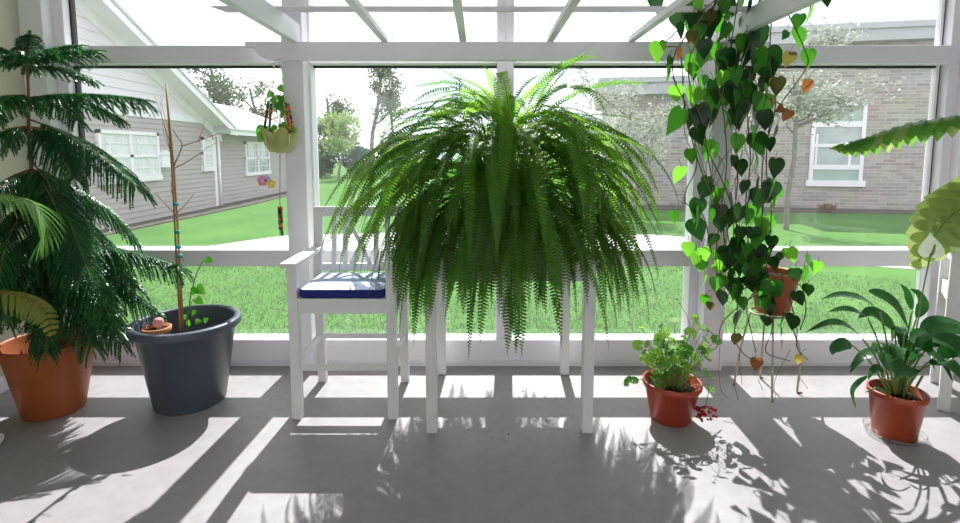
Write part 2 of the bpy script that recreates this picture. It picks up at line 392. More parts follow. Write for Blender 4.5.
def make_cushion(loc, label):
    t = thing('seat_cushion', label, 'cushion', loc)
    W, y0, y1 = .46, .006, .405
    b = MB(); n = 14; z0 = .001
    def ring(ins, z, k=.03):
        r = []
        x0, x1, ya, yb_ = -W/2+ins, W/2-ins, y0+ins, y1-ins
        for cx, cy, a0 in ((x1-k, yb_-k, 0), (x0+k, yb_-k, 90), (x0+k, ya+k, 180), (x1-k, ya+k, 270)):
            for q in range(5): a = R(a0 + 22.5*q); r.append((cx+k*math.cos(a), cy+k*math.sin(a), z))
        return r
    side = [ring(.008, z0), ring(0, .008), ring(0, .040), ring(.006, .047)]
    m = len(side[0]); vs = sum(side, []); fs = [tuple(range(m))[::-1]]
    for i in range(3): fs += [(i*m+j, i*m+(j+1)%m, (i+1)*m+(j+1)%m, (i+1)*m+j) for j in range(m)]
    b.add(vs, fs); b.build('cushion_border', M['cushside'], t, True)
    b = MB(); tops = [ring(.006, .047), ring(.03, .052, .03), ring(.09, .055, .03)]
    vs = sum(tops, []); fs = []
    for i in range(2): fs += [(i*m+j, i*m+(j+1)%m, (i+1)*m+(j+1)%m, (i+1)*m+j) for j in range(m)]
    fs.append(tuple(2*m+j for j in range(m))); b.add(vs, fs); b.build('cushion_cover', M['cushtop'], t, True)
    return t
c1 = V((-.737, 2.645, 0))
make_chair(c1, 'white wooden high armchair with lattice back and blue cushion, left of the fern table')
make_cushion(c1 + V((0, 0, .673)), 'blue seat cushion with navy border on the white armchair left of the fern')
c2 = V((3.11, 2.97, 0))
make_chair(c2, 'white wooden high armchair cut by the right edge behind the peace lily', R(143), .17)

tb = thing('side_table', 'tall square white wooden table carrying the large fern', 'table', (.15, 2.90, 0))
lx = [fl(431, 433), fl(587, 433), fl(442, 371), fl(561, 371)]
X0, X1, Y0, Y1 = -.25, .555, 2.535, 3.235
for x in (X0, X1):
    for y in (Y0, Y1):
        b = MB(); b.box((x-.028, y-.028, 0), (x+.028, y+.028, .89)); b.build('leg', M['furn'], tb, bevel=.004)
for (a, c) in (((X0, Y0-.014, .80), (X1, Y0+.012, .89)), ((X0, Y1-.012, .80), (X1, Y1+.014, .89)), ((X0-.014, Y0, .80), (X0+.012, Y1, .89)), ((X1-.012, Y0, .80), (X1+.014, Y1, .89))):
    b = MB(); b.box(a, c); b.build('apron', M['furn'], tb, bevel=.003)
b = MB(); b.box((X0-.04, Y0-.04, .89), (X1+.04, Y1+.04, .915)); b.build('tabletop', M['furn'], tb, bevel=.006)

# ---------------------------------------------------------------- Boston fern
def frond(bl, st, base, az, e0, L, e1, k, mi, wmax=.036, sp=.0150, twist=0, curl=0):
    n = 28; pts = [V(base)]; ds = L/n; a = az
    for i in range(n):
        s = (i+.5)/n; e = e0 - (e0-e1)*(1-(1-s)**k); a += curl*s/n
        pts.append(pts[-1] + V((math.cos(e)*math.cos(a), math.cos(e)*math.sin(a), math.sin(e))) * ds)
    st.tube(pts, [.0022*(1-.75*i/n) for i in range(n+1)], 3, caps=False)
    kk = int(L/sp); hor = V((math.cos(az), math.sin(az), 0))
    for q in range(kk):
        s = (q+.5)/kk
        if s < .07: continue
        fpos = s*n; i = int(fpos); fr = fpos-i; p = pts[i].lerp(pts[i+1], fr); t = (pts[i+1]-pts[i]).normalized()
        lat = V((-math.sin(az), math.cos(az), 0)); lat = (lat - t*lat.dot(t)).normalized()
        nor = lat.cross(t).normalized()
        if nor.z < 0 and nor.dot(hor) < 0: nor = -nor
        if twist: lat = rot(lat, t, twist); nor = rot(nor, t, twist)
        prof = min(1, (s-.03)*7) * (1 if s < .5 else max(.06, 1 - ((s-.5)/.5)**2.1))
        w = wmax * prof * rf.uniform(.9, 1.08)
        for sg in (-1, 1):
            d = (lat*sg + t*(.08+.25*s*s) - nor*rf.uniform(.02, .22)).normalized(); wl = sp*.40*(.6+.4*prof)
            o = p + t*(sg*sp*.22); m_ = o + d*(w*.62) ; tip = o + d*w + t*(w*.06) - nor*(w*.10)
            bl.add([o - t*wl*.9, o + t*wl*.9, m_ + t*wl, tip, m_ - t*wl*.9], [(0, 1, 2, 3, 4)], mi, False)
rf = random.Random(11)
fern = thing('boston_fern', 'huge bushy green fern with arching fronds spilling over the tall white table', 'fern', (.15, 2.9, .915))
cF = V((.15, 2.9, .915)); HP = .27
b = MB(); b.lathe([(0, 0), (.13, 0), (.18, HP-.03), (.19, HP-.03), (.19, HP), (.172, HP), (.166, HP-.05), (0, HP-.05)], cF, 32); b.build('pot', M['slate'], fern)
bl, st = MB(), MB()
def tier(n, z, r0, L, e0, e1, k, mats, azr=None, wm=.036, curl=.7, tw=.5):
    for i in range(n):
        az = (2*PI*(i + rf.uniform(-.5, .5))/n) if azr is None else R(rf.uniform(*azr))
        r = rf.uniform(*r0); b2 = az + rf.uniform(-.5, .5); base = V((cF.x + math.cos(b2)*r, cF.y + math.sin(b2)*r*.9, rf.uniform(*z)))
        frond(bl, st, base, az, R(rf.uniform(*e0)), rf.uniform(*L), R(rf.uniform(*e1)), rf.uniform(*k), rf.choice(mats), wm*rf.uniform(.85, 1.1), curl=rf.uniform(-curl, curl), twist=rf.uniform(-tw, tw))
        p0 = cF + V((math.cos(b2)*.09, math.sin(b2)*.09, HP-.04)); p1 = p0.lerp(base, .6) + V((0, 0, .08))
        st.tube([p0, p1, base], .0022, 3, caps=False)
tier(46, (1.52, 1.68), (.02, .20), (.42, .66), (25, 85), (-65, -5), (1.0, 1.4), (0, 2, 2))        # crown
tier(64, (1.46, 1.64), (.08, .28), (.50, .78), (12, 60), (-80, -40), (1.1, 1.6), (0, 2, 0))       # shoulders
tier(60, (1.30, 1.55), (.18, .38), (.60, .92), (0, 48), (-86, -70), (1.2, 1.8), (0, 1, 0))
tier(56, (1.12, 1.40), (.25, .45), (.55, .85), (-10, 35), (-88, -80), (1.4, 2.2), (0, 1, 1))
tier(60, (.98, 1.20), (.34, .50), (.45, .68), (-35, 15), (-89, -84), (1.6, 2.6), (1, 0, 1))       # lowest skirt
tier(70, (1.05, 1.62), (.20, .42), (.55, .85), (-15, 50), (-88, -76), (1.3, 2.2), (0, 1, 0), (205, 335))   # front face
tier(34, (1.25, 1.55), (.15, .35), (.75, 1.0), (15, 42), (-82, -62), (1.1, 1.5), (2, 0, 2), (140, 230))
tier(30, (1.25, 1.58), (.15, .35), (.62, .86), (12, 42), (-82, -58), (1.1, 1.5), (2, 0, 2), (-50, 40))
tier(48, (.98, 1.24), (.34, .50), (.42, .66), (-30, 30), (-89, -84), (1.5, 2.6), (1, 0, 0), (180, 360))
tier(26, (1.0, 1.3), (.30, .46), (.42, .64), (-25, 10), (-89, -80), (1.5, 2.4), (0, 0, 1), (150, 230))
tier(20, (1.0, 1.3), (.30, .46), (.42, .64), (-25, 10), (-89, -80), (1.5, 2.4), (0, 0, 1), (-50, 30))
tier(22, (1.0, 1.35), (.1, .3), (.6, .9), (0, 60), (-88, -70), (1.3, 2), (1, 0), (20, 160))
for (dx, dz, az, e0, L, e1) in ((.12, .70, -10, 62, .55, 38), (-.12, .72, 175, 72, .42, 20), (.22, .66, 5, 28, .62, -18), (-.05, .74, 250, 80, .36, 10), (-.2, .66, 178, 34, .55, -30), (.05, .72, 300, 66, .42, -20), (-.02, .70, 200, 75, .48, -10)):
    frond(bl, st, cF + V((dx, -.03, dz)), R(az), R(e0), L, R(e1), 1.1, 2, .036)
bl.build('foliage', [M['fernA'], M['fernB'], M['fernC']], fern); st.build('rachises', M['rachis'], fern)

# ---------------------------------------------------------------- pots
def pot(name, c, prof, mat, parent, n=56):
    b = MB(); b.lathe(prof, c, n); return b.build(name, mat, parent)
def soil(c, r, z, parent):
    b = MB(); prof = [(r, z-.012), (r*.8, z+.004), (r*.4, z+.012), (.001, z+.012)]; b.lathe(prof, c, 28)
    b.v = [(x, y, zz + U(-.004, .004)) for x, y, zz in b.v]; return b.build('soil', M['soil'], parent)
def rimmed(R0, R1, H, lip=.02, lh=.04, th=.012, foot=.0):
    return [(0, .004), (R0*.8, .004), (R0, 0), (R0+.004, .006), (R1-.004, H-lh), (R1+lip-.006, H-lh+.004), (R1+lip, H-lh+.012), (R1+lip, H-.008), (R1+lip-.008, H), (R1-th+.006, H), (R1-th, H-.01), (R0-th+(R1-R0)*.25, H*.25), (0, H*.25)]

# slate blue planter with the bare sapling
cD = V((-1.70, 2.87, 0))
bare = thing('bare_sapling', 'bare twiggy sapling tied to a cane in the large slate blue planter', 'plant', cD)
pot('planter', cD, rimmed(.185, .262, .49, .028, .048), M['slate'], bare, 72); soil(cD, .232, .345, bare)
YS = 2.87
q = lambda x, y, dy=0: at(x, y, YS + dy)
b = MB(); b.tube([q(183, 330), q(178, 232), q(174, 170), q(166, 84)], [.0062, .006, .0055, .0042], 8); b.build('cane', M['bamboo'], bare)
b = MB()
trk = spline([q(181, 332, -.02), q(176.5, 260, -.018), q(173, 190, -.012), q(169, 130, -.01), q(165.8, 88, -.01)], 6)
b.tube(trk, [.0068 - .0048*i/(len(trk)-1) for i in range(len(trk))], 7)
for pl, r in (([(174, 166), (182, 146), (178, 138), (172, 128)], .0038), ([(182, 146), (198, 141), (215, 135), (222, 133)], .003), ([(175, 168), (190, 160), (207, 148), (216, 143)], .003),
              ([(176, 215), (168, 207), (155, 193)], .003), ([(177, 213), (186, 204), (194, 194)], .003), ([(173, 196), (171, 186), (174, 174)], .0028),
              ([(170, 150), (163, 120), (155, 97)], .0018), ([(169, 140), (160, 112), (152, 106)], .0016), ([(170, 150), (164, 133), (160, 100)], .0014), ([(198, 141), (203, 128), (205, 118)], .0018), ([(168, 128), (163, 110), (161, 96)], .0014)):
    dz = U(-.05, .05); pts = spline([q(x, y, -.012 + dz*i) for i, (x, y) in enumerate(pl)], 4)
    b.tube(pts, [r*(1-.6*i/(len(pts)-1)) for i in range(len(pts))], 5)
b.build('branches', M['bark2'], bare)
for (x, y) in ((175.5, 204), (177, 232), (178.5, 247), (179.5, 256)):
    p = q(x, y, -.01); b = MB(); b.tube([p + V((0,0,-.009)), p + V((0,0,.009))], .0145, 8); b.build('tie', M['teal'], bare)
b = MB(); g = MB()
pts = spline([q(186, 330, .03), q(190, 300, .03), q(196, 275, .03), q(203, 262, .03), q(207, 259, .03)], 4); b.tube(pts, .0028, 5)
pts = spline([q(188, 330, .0), q(187, 312, .0), q(194, 298, .0)], 4); b.tube(pts, .0025, 5); b.build('shoot_stems', M['stem'], bare)
def heart(mb, p, tipdir, nrm, L, mi=0, w=.46):             # heart shaped leaf hung at p
    t = V(tipdir).normalized(); nrm = V(nrm); nrm = (nrm - t*nrm.dot(t)).normalized(); sd = t.cross(nrm).normalized()
    out = [(0,0),(-.085,.09),(-.10,.21),(-.02,.34),(.14,.42),(.33,.41),(.54,.31),(.75,.165),(.91,.055),(1.0,0)]
    mid = [0, .0, .06, .14, .24, .40, .58, .77, .92, 1.0]; vs = []; n = len(out)
    cup = U(-.06, .22); bend = U(.0, .28)
    for i in range(n):
        s = mid[i]; z = -bend*s*s
        vs.append(p + t*(s*L) + nrm*(z*L))
    for sg in (1, -1):
        for i in range(n):
            u, ww = out[i]; ww *= w/.46
            z = -bend*u*u + cup*ww*1.3
            vs.append(p + t*(u*L) + sd*(sg*ww*L) + nrm*(z*L))
    fs = []
    for i in range(n-1):
        fs.append((i, i+1, n+i+1, n+i)); fs.append((i+1, i, 2*n+i, 2*n+i+1))
    mb.add(vs, fs, mi)
for (x, y, L, tx, tz, mi) in ((197, 287, .07, .7, -.5, 0), (191, 291, .06, .9, .1, 0), (196, 299, .055, .8, -.4, 0), (206, 259, .05, .9, -.3, 0), (192, 313, .04, .8, .3, 0), (186, 318, .04, -.6, .5, 0), (196, 322, .045, .9, .2, 0), (204, 321, .04, .8, .5, 0), (188, 325, .04, .3, .8, 0)):
    heart(g, q(x, y, .01), (tx, -.25, tz), (0, -1, .5), L, mi)
g.build('young_leaves', M['heart'], bare)
# little cactus standing on the planter's soil
cc = at(158, 334, 2.80); cc = V((cc.x, 2.79, .357))
ca = thing('potted_cactus', 'tiny pink grafted cactus in a small clay pot standing inside the slate planter', 'cactus', cc)
pot('clay_pot', cc, [(0, 0), (.056, 0), (.066, .075), (.073, .076), (.075, .112), (.067, .114), (.063, .095), (0, .09)], M['terra2'], ca, 32)
b = MB(); b.lathe([(.064, .095), (.03, .101), (.001, .102)], cc, 20); b.build('soil', M['soil'], ca)
b = MB(); b.tube([cc + V((.012, 0, .095)), cc + V((.012, 0, .118))], .012, 8); b.build('stock', M['stem'], ca)
b = MB(); cen = cc + V((.012, 0, .138)); vs = []
for i in range(7):
    a = -PI/2 + PI*i/6
    for j in range(24):
        rr = (.026 + .003*math.cos(8*2*PI*j/24)) * math.cos(a) + .0005; th = 2*PI*j/24
        vs.append(cen + V((rr*math.cos(th), rr*math.sin(th), .030*math.sin(a))))
b.add(vs, [(i*24+j, i*24+(j+1)%24, (i+1)*24+(j+1)%24, (i+1)*24+j) for i in range(6) for j in range(24)]); b.build('cactus_head', M['pink'], ca)

# Norfolk pine
cP = V((-2.41, 2.76, 0))
pine = thing('norfolk_pine', 'tall drooping indoor pine in a big terracotta pot by the left wall', 'plant', cP)
pot('terracotta_pot', cP, rimmed(.14, .222, .41, .004, .012, .012), M['terra'], pine, 64); soil(cP, .195, .30, pine)
tr = spline([cP + V((0, 0, .29)), cP + V((.015, -.01, .45)), cP + V((-.02, .01, .75)), cP + V((-.03, .02, 1.1)), cP + V((-.03, .02, 1.5)), cP + V((-.01, .02, 1.80)), cP + V((-.01, .02, 1.93))], 8)
b = MB(); b.tube(tr, [.015 - .010*i/(len(tr)-1) for i in range(len(tr))], 8); b.build('trunk', M['bark'], pine); b = MB()
lean = spline([cP + V((.05, -.05, .29)), at(75, 320, 2.70), at(84, 287, 2.68), at(76, 270, 2.66), at(68, 250, 2.70)], 6); b.tube(lean, .009, 7)
b.build('side_stem', M['bark2'], pine)
nd, br = MB(), MB(); rp = random.Random(5)
def branchlet(p, d, L, mi, sag):
    n = max(5, int(L/.013)); pts = [p]; dd = d.normalized()
    for i in range(n):
        dd = (dd + V((0, 0, -sag/n))).normalized(); pts.append(pts[-1] + dd*(L/n))
    nd.tube(pts, [.0042*(1-.6*i/n) for i in range(n+1)], 3, mi, False)
    for i in range(n):
        t = (pts[i+1]-pts[i]).normalized(); o1 = t.orthogonal().normalized(); a0 = rp.uniform(0, 6.28)
        for k in range(6):
            a = a0 + k*2*PI/6; dr = (rot(o1, t, a)*.75 + t).normalized(); l = .022*(1-.45*i/n); s_ = t.cross(dr).normalized()*.0024
            o = pts[i].lerp(pts[i+1], rp.random())
            nd.add([o-s_, o+s_, o+dr*l], [(0,1,2)], mi, False)
def pbranch(p, az, e0, L, droop, tipmi=1):
    n = 16; pts = [V(p)]; 
    for i in range(n):
        e = e0 - droop*(i/n); pts.append(pts[-1] + V((math.cos(e)*math.cos(az), math.cos(e)*math.sin(az), math.sin(e)))*(L/n))
    br.tube(pts, [.0055*(1-.7*i/n) for i in range(n+1)], 5)
    lat = V((-math.sin(az), math.cos(az), 0)); m = int(L/.0155)
    for k in range(m):
        s = .12 + .86*k/m; i = int(s*n); t = (pts[i+1]-pts[i]).normalized(); p0 = pts[i].lerp(pts[i+1], s*n-i)
        l = L*.40*(1 - .60*s)*min(1, s*4)*rp.uniform(.8, 1.1) + .025
        for sg in (-1, 1):
            d = lat*sg*rp.uniform(.55, .8) + t*.75; branchlet(p0, d, l, tipmi if rp.random() < .3 else 0, .7+.9*rp.random())
    branchlet(pts[-1], pts[-1]-pts[-2], .05, tipmi, .2)
def tpos(z):
    return min(tr, key=lambda p: abs(p.z - z))
for z, L, e, dr, nb, off in ((1.93, .26, 34, 30, 6, 10), (1.90, .30, 18, 40, 4, 35), (1.74, .42, 8, 45, 6, -10), (1.58, .52, -6, 45, 6, 28), (1.38, .60, -18, 48, 6, -30), (1.18, .62, -26, 48, 7, 20), (1.0, .60, -26, 46, 7, -14), (.84, .54, -24, 46, 6, 8), (.7, .42, -20, 50, 5, 30)):
    for k in range(nb):
        a = R(off + 360*k/nb + rp.uniform(-9, 9)); p = tpos(z)
        reach = .50 if math.cos(a) < -.3 else 1.0                 # the wall side stays short
        pbranch(p, a, R(e + rp.uniform(-6, 6)), L*reach*rp.uniform(.9, 1.08), R(dr*rp.uniform(.85, 1.15)))
for z, az, e0, L, dr in ((1.62, -14, -16, .80, 24), (1.75, 5, 8, .60, 18), (1.90, 2, 24, .38, 22), (1.40, -30, -28, .78, 35), (1.2, 5, -32, .74, 30), (1.2, -22, -30, .80, 34), (.98, 4, -2, .78, 22), (.95, -18, -20, .74, 40), (.84, 8, -10, .66, 36), (.84, -25, -24, .62, 40), (.72, -4, -12, .58, 52)):
    pbranch(tpos(z), R(az), R(e0), L, R(dr))
nd.build('needles', [M['pineA'], M['pineB']], pine); br.build('branches', M['bark'], pine)

# ---------------------------------------------------------------- plants just outside the left edge, reaching in
cK = V((-2.42, 1.86, 0))
palm = thing('potted_palm', 'palm with thin curling leaflets reaching in at the left edge', 'palm', cK)
pot('pot', cK, rimmed(.11, .15, .30, .008, .03), M['terra'], palm, 40); soil(cK, .135, .25, palm)
lf, sm = MB(), MB()
PALM = [spline([cK + V((-.02, .02, .24)), cK + V((-.06, .12, .75)), at(-60, 206, 2.04), at(-8, 194, 2.06), at(32, 203, 2.08), at(46, 226, 2.09), at(38, 247, 2.09)], 4)]
for az, e0, L, dr in ((200, 82, .8, 70), (240, 76, .95, 110), (275, 74, .95, 115), (305, 74, .9, 115), (255, 60, .8, 100), (330, 78, .85, 90)):
    az = R(az); pts = [cK + V((.02*math.cos(az), .02*math.sin(az), .24))]
    for i in range(24):
        e = R(e0) - R(dr)*(i/24)**1.5; pts.append(pts[-1] + V((math.cos(e)*math.cos(az), math.cos(e)*math.sin(az), math.sin(e)))*(L/24))
    PALM.append(pts)
for pts in PALM:
    lf = MB(); n = len(pts)-1; L = n; hz_ = pts[-1]-pts[0]; az = math.atan2(hz_.y, hz_.x)
    sm.tube(pts, [.005*(1-.7*i/n) for i in range(n+1)], 5); lat = V((-math.sin(az), math.cos(az), 0))
    for j in range(26):
        s = .35 + .64*j/26; i = int(s*n); p = pts[i].lerp(pts[min(i+1, n)], s*n-i); t = (pts[i+1]-pts[i]).normalized()
        for sg in (-1, 1):
            d = (lat*sg*.8 + t*.7).normalized(); l = .15*math.sin(PI*min(.99, (s-.25)*1.25))**.6 + .03; q_ = [p]; dd = d
            for m_ in range(6): dd = (dd + V((0,0,-.14))).normalized(); q_.append(q_[-1] + dd*(l/6))
            lf.blade(q_, [.003, .0065, .007, .0065, .005, .003, .0005], t.cross(d)*sg, .2)
    lf.build('frond', M['palm'], palm)
sm.build('stems', M['stem'], palm)
def lobed_leaf(mb, st, pts, wmax, nrm, mi, nl=11, gap=.0, droop=.15, mi2=None, hwf=.85, fold=.12):   # deeply notched leaf along a midrib
    pts = spline(pts, 8); n = len(pts)-1
    st.tube(pts, [.006*(1-.8*i/n) for i in range(n+1)], 6)
    for j in range(nl):
        s = (j+.6)/nl; fi = s*n; i = min(int(fi), n-1); p = pts[i].lerp(pts[i+1], fi-i); t = (pts[i+1]-pts[i]).normalized()
        nn = V(nrm); nn = (nn - t*nn.dot(t)).normalized(); sd = t.cross(nn)
        w = wmax*(math.sin(PI*(.10+.88*s))**.7); seg = (len(pts)and (pts[-1]-pts[0]).length)/nl
        for sg in (-1, 1):
            d = (sd*sg + t*.55).normalized(); q_ = [p + d*(w*k/6) - nn*(droop*w*(k/6)**2) for k in range(7)]
            hw = seg*hwf; mb.blade(q_, [hw*.9, hw, hw, hw*.98, hw*.85, hw*.55, .002], nn, fold, mi if (mi2 is None or U(0,1) < .6) else mi2)
cL = V((-2.62, 2.15, 0))
lp = thing('lobed_leaf_plant', 'plant whose broad yellowing lobed leaf overhangs the terracotta pot from the left edge', 'plant', cL)
pot('pot', cL, rimmed(.09, .12, .24, .006, .03), M['terra'], lp, 36); soil(cL, .108, .2, lp)
b, st = MB(), MB()
YL = 2.32
lobed_leaf(b, st, [at(-60, 330, 2.22), at(-25, 296, 2.26), at(15, 295, 2.3), at(42, 308, YL), at(53, 335, YL)], .085, (.12, -.35, 1), 0, 20, droop=.7, hwf=.45)
lobed_leaf(b, st, [cL + V((0, .02, .3)), cL + V((-.1, -.1, .55)), cL + V((-.12, -.2, .7))], .09, (0, -.5, 1), 0, 9)
for p0 in (at(-60, 330, 2.22), cL + V((0, .02, .3))): st.tube(spline([cL + V((0, 0, .2)), cL.lerp(p0, .5) + V((0, 0, .22)), p0], 6), .006, 6)
b.build('leaves', [M['lobedY']], lp); st.build('stems', M['bark'], lp)

# plant just outside the right edge
cRt = V((2.72, 2.02, 0))
rp_ = thing('cut_leaf_philodendron', 'large cut-leaf plant with two long ribbed leaves reaching in from the right edge', 'plant', cRt)
pot('pot', cRt, rimmed(.13, .17, .32, .01, .03), M['slate'], rp_, 40); soil(cRt, .15, .27, rp_)
b, st = MB(), MB()
tip = at(838, 146, 2.42); lobed_leaf(b, st, [at(1015, 108, 2.15), at(960, 116, 2.22), at(905, 126, 2.32), at(862, 140, 2.4), tip], .078, (.1, .25, 1), 1, 15, droop=1.1, mi2=0, hwf=1.1)
lobed_leaf(b, st, [at(1010, 165, 2.52), at(978, 195, 2.56), at(945, 222, 2.60), at(918, 262, 2.62)], .165, (-.45, -.85, .55), 0, 10, droop=.10, hwf=1.1, fold=.02)
for p0 in (at(1015, 108, 2.15), at(1010, 165, 2.52)): st.tube(spline([cRt + V((0, 0, .27)), cRt.lerp(p0, .5) + V((.03, -.04, .15)), p0], 6), .009, 7)
lobed_leaf(b, st, [cRt + V((.1, -.1, .8)), cRt + V((.25, -.2, .95)), cRt + V((.4, -.35, .85))], .14, (0, -.2, 1), 0, 9); st.tube(spline([cRt + V((0,0,.27)), cRt + V((.05,-.05,.6)), cRt + V((.1,-.1,.8))], 6), .008, 6)
b.build('leaves', [M['lobed'], M['lobedG']], rp_); st.build('stems', M['stem'], rp_)

# ---------------------------------------------------------------- geranium in the red pot
cG = V((1.045, 2.665, 0))
ger = thing('potted_geranium', 'bright red pot of leafy geranium in front of the right post', 'plant', cG)
pot('pot', cG, [(0, .004), (.095, .004), (.10, 0), (.105, .006), (.142, .185), (.150, .186), (.154, .192), (.154, .214), (.148, .218), (.142, .212), (.136, .16), (0, .16)], M['redpot'], ger, 56); soil(cG, .133, .172, ger)
def scallop(mb, p, nrm, r, mi):
    nrm = V(nrm).normalized(); a = nrm.orthogonal().normalized(); a = rot(a, nrm, U(0, 6.28)); c = nrm.cross(a); n = 30; vs = [p]
    cup = U(.05, .3)
    for ring_ in (.55, 1.0):
        for j in range(n):
            th = R(18) + (2*PI - R(36))*j/(n-1); rr = ring_*r*(1 + (.10*abs(math.sin(th*3.5)) + .05*math.sin(th*14) if ring_ == 1 else 0))
            vs.append(p + (a*math.cos(th) + c*math.sin(th))*rr + nrm*(cup*r*ring_**2 + .06*r*math.cos(7*th)*ring_))
    fs = [(0, 1+j, 2+j) for j in range(n-1)] + [(1+j, 1+n+j, 2+n+j, 2+j) for j in range(n-1)]
    mb.add(vs, fs, mi)
lv, st = MB(), MB(); rg = random.Random(3)
spots = [(661, 327, 0), (642, 328, 1), (675, 320, 1), (695, 318, 1), (700, 326, 1), (709, 331, 0), (638, 345, 1), (646, 352, 0), (634, 381, 0), (629, 382, 0), (658, 345, 1), (671, 342, 1), (684, 338, 1), (690, 333, 1), (702, 350, 0), (708, 358, 1), (712, 377, 1), (711, 390, 1), (706, 372, 0), (673, 401, 0), (676, 392, 0), (650, 364, 1), (655, 376, 0), (705, 340, 0), (664, 333, 1), (668, 375, 0), (660, 385, 0), (698, 362, 0), (692, 372, 0), (645, 358, 1), (716, 340, 0)]
for k in range(60): spots.append((cG.x*0 + rg.gauss(676, 15), rg.gauss(356, 11), 0 if rg.random() < .55 else 1))
for (x, y, mi) in spots:
    dY = rg.uniform(-.10, .10); p = at(x, y, cG.y + dY)
    nn = V((rg.uniform(-.5, .5) + (p.x-cG.x)*2, rg.uniform(-.9, .1), rg.uniform(.25, 1)))
    scallop(lv, p, nn, rg.uniform(.019, .032), mi)
    s0 = cG + V(((p.x-cG.x)*.25, dY*.3, .17)); st.tube(spline([s0, s0.lerp(p, .55) + V((0, 0, .03)), p], 4), .0016, 4, caps=False)
pf = at(677, 299, 2.68); st.tube(spline([at(690, 355, 2.68), at(689, 322, 2.68), pf], 4), .0015, 4)
st.ball(pf, .006, 8)
fc = at(705, 414, 2.56); st.tube(spline([cG + V((.08, -.06, .18)), at(708, 385, 2.56), fc + V((0, 0, .03))], 5), .0018, 4)
lv.build('leaves', [M['geran'], M['geranL']], ger); st.build('stems', M['stem'], ger)
b = MB()
for k in range(26):
    p = fc + V((rg.uniform(-.05, .05), rg.uniform(-.03, .03), rg.uniform(-.028, .03)))
    p.z = max(p.z, .014)
    for j in range(4):
        a = rg.uniform(0, 6.28); d = V((math.cos(a), math.sin(a)*.7, rg.uniform(-.3, .6))).normalized(); b.blade([p, p+d*.008, p+d*.015], [.002, .007, .003], V((0, -.6, .8)), .3)
b.build('flower_head', M['redflower'], ger)

# ---------------------------------------------------------------- peace lily
cW = V((2.135, 2.50, 0))
sau = thing('plant_saucer', 'clear plastic saucer under the orange-red pot at right', 'saucer', cW)
b = MB(); b.lathe([(0, .002), (.105, .002), (.118, .006), (.130, .028), (.134, .028), (.122, .003), (.105, 0), (0, 0)], cW, 48); b.build('dish', M['clear'], sau)
cW2 = cW + V((0, 0, .004))
li = thing('peace_lily', 'peace lily with one white bloom in an orange-red pot on a clear saucer', 'plant', cW2)
pot('pot', cW2, [(0, .004), (.085, .004), (.09, 0), (.094, .006), (.118, .205), (.124, .206), (.127, .212), (.127, .236), (.121, .24), (.116, .234), (.112, .19), (0, .19)], M['redpot2'], li, 56); soil(cW2, .111, .205, li)
lv, st = MB(), MB()
top = cW2 + V((0, 0, .20))
def lily(stem_end, path, w, nrm, mi=0):
    pts = spline(path, 7); n = len(pts)-1
    base = top + V(((stem_end.x-top.x)*.12, (stem_end.y-top.y)*.12, 0))
    st.tube(spline([base, base.lerp(stem_end, .55) + V((0, 0, .035)), stem_end], 6), [.0042]*12 + [.003], 6)
    wid = []
    for i in range(n+1):
        s = i/n; wid.append(w*1.12*(max(0, math.sin(PI*s**.78))**.85)*(1 - .30*s) + .0008)
    lv.blade(pts, wid, nrm, .22, mi)
Y0 = 2.5
A = lambda x, y, dy=0: at(x, y, Y0 + dy)
for se, path, w, nr in (
    ((880, 312, .05), [(880, 312, .05), (862, 299, .02), (840, 295, 0), (822, 299, -.03)], .030, (0, -.4, 1)),
    ((868, 318, .0), [(868, 318, 0), (855, 311, -.03), (842, 309, -.04), (828, 312, -.06)], .022, (0, -.5, 1)),
    ((862, 338, -.05), [(862, 338, -.05), (845, 325, -.08), (828, 323, -.1), (806, 332, -.12)], .024, (.1, -.5, 1)),
    ((852, 345, -.1), [(852, 345, -.1), (843, 344, -.12), (834, 349, -.14), (832, 355, -.15)], .03, (-.3, -.8, .6)),
    ((905, 333, -.03), [(868, 291, .06), (884, 297, .03), (897, 308, 0), (909, 330, -.03)], .042, (.1, -.6, .9)),
    ((884, 352, -.10), [(884, 352, -.1), (890, 362, -.16), (905, 371, -.2), (921, 371, -.22)], .048, (-.1, -.7, .8)),
    ((918, 352, -.05), [(908, 338, -.05), (918, 338, -.06), (926, 346, -.08), (930, 356, -.1)], .05, (.1, -1, .2)),
    ((920, 330, .05), [(920, 330, .05), (935, 322, .06), (952, 322, .06), (975, 330, .06)], .034, (.1, -.5, 1)),
    ((922, 338, .0), [(922, 338, 0), (940, 331, .0), (960, 330, .0), (985, 338, .0)], .04, (.1, -.6, 1)),
    ((930, 345, -.04), [(930, 345, -.04), (945, 340, -.06), (965, 344, -.08), (985, 356, -.1)], .038, (.1, -.7, .8)),
    ((938, 356, -.08), [(938, 356, -.08), (952, 350, -.12), (966, 352, -.15), (980, 366, -.18)], .04, (.0, -.8, .7)),
    ((930, 365, -.12), [(930, 365, -.12), (945, 362, -.2), (958, 372, -.24), (968, 386, -.26)], .034, (.0, -.8, .7)),
    ((912, 310, .08), [(912, 310, .08), (908, 298, .1), (905, 290, .1), (900, 284, .1)], .022, (0, -1, .4)),
    ((895, 330, .1), [(895, 330, .1), (882, 318, .12), (870, 312, .13), (858, 318, .14)], .04, (-.1, -.7, .8)),
    ((916, 318, .12), [(916, 318, .12), (922, 305, .14), (918, 294, .15), (910, 289, .16)], .03, (0, -.8, .6)),
    ((866, 392, -.12), [(868, 376, -.1), (858, 382, -.14), (852, 392, -.15), (856, 408, -.15)], .012, (-.3, -1, .2)),
    ((890, 378, -.06), [(884, 372, -.06), (878, 368, -.08), (872, 371, -.1), (868, 380, -.1)], .018, (-.2, -.8, .7))):
    lily(A(*se), [A(*p) for p in path], w, V(nr))
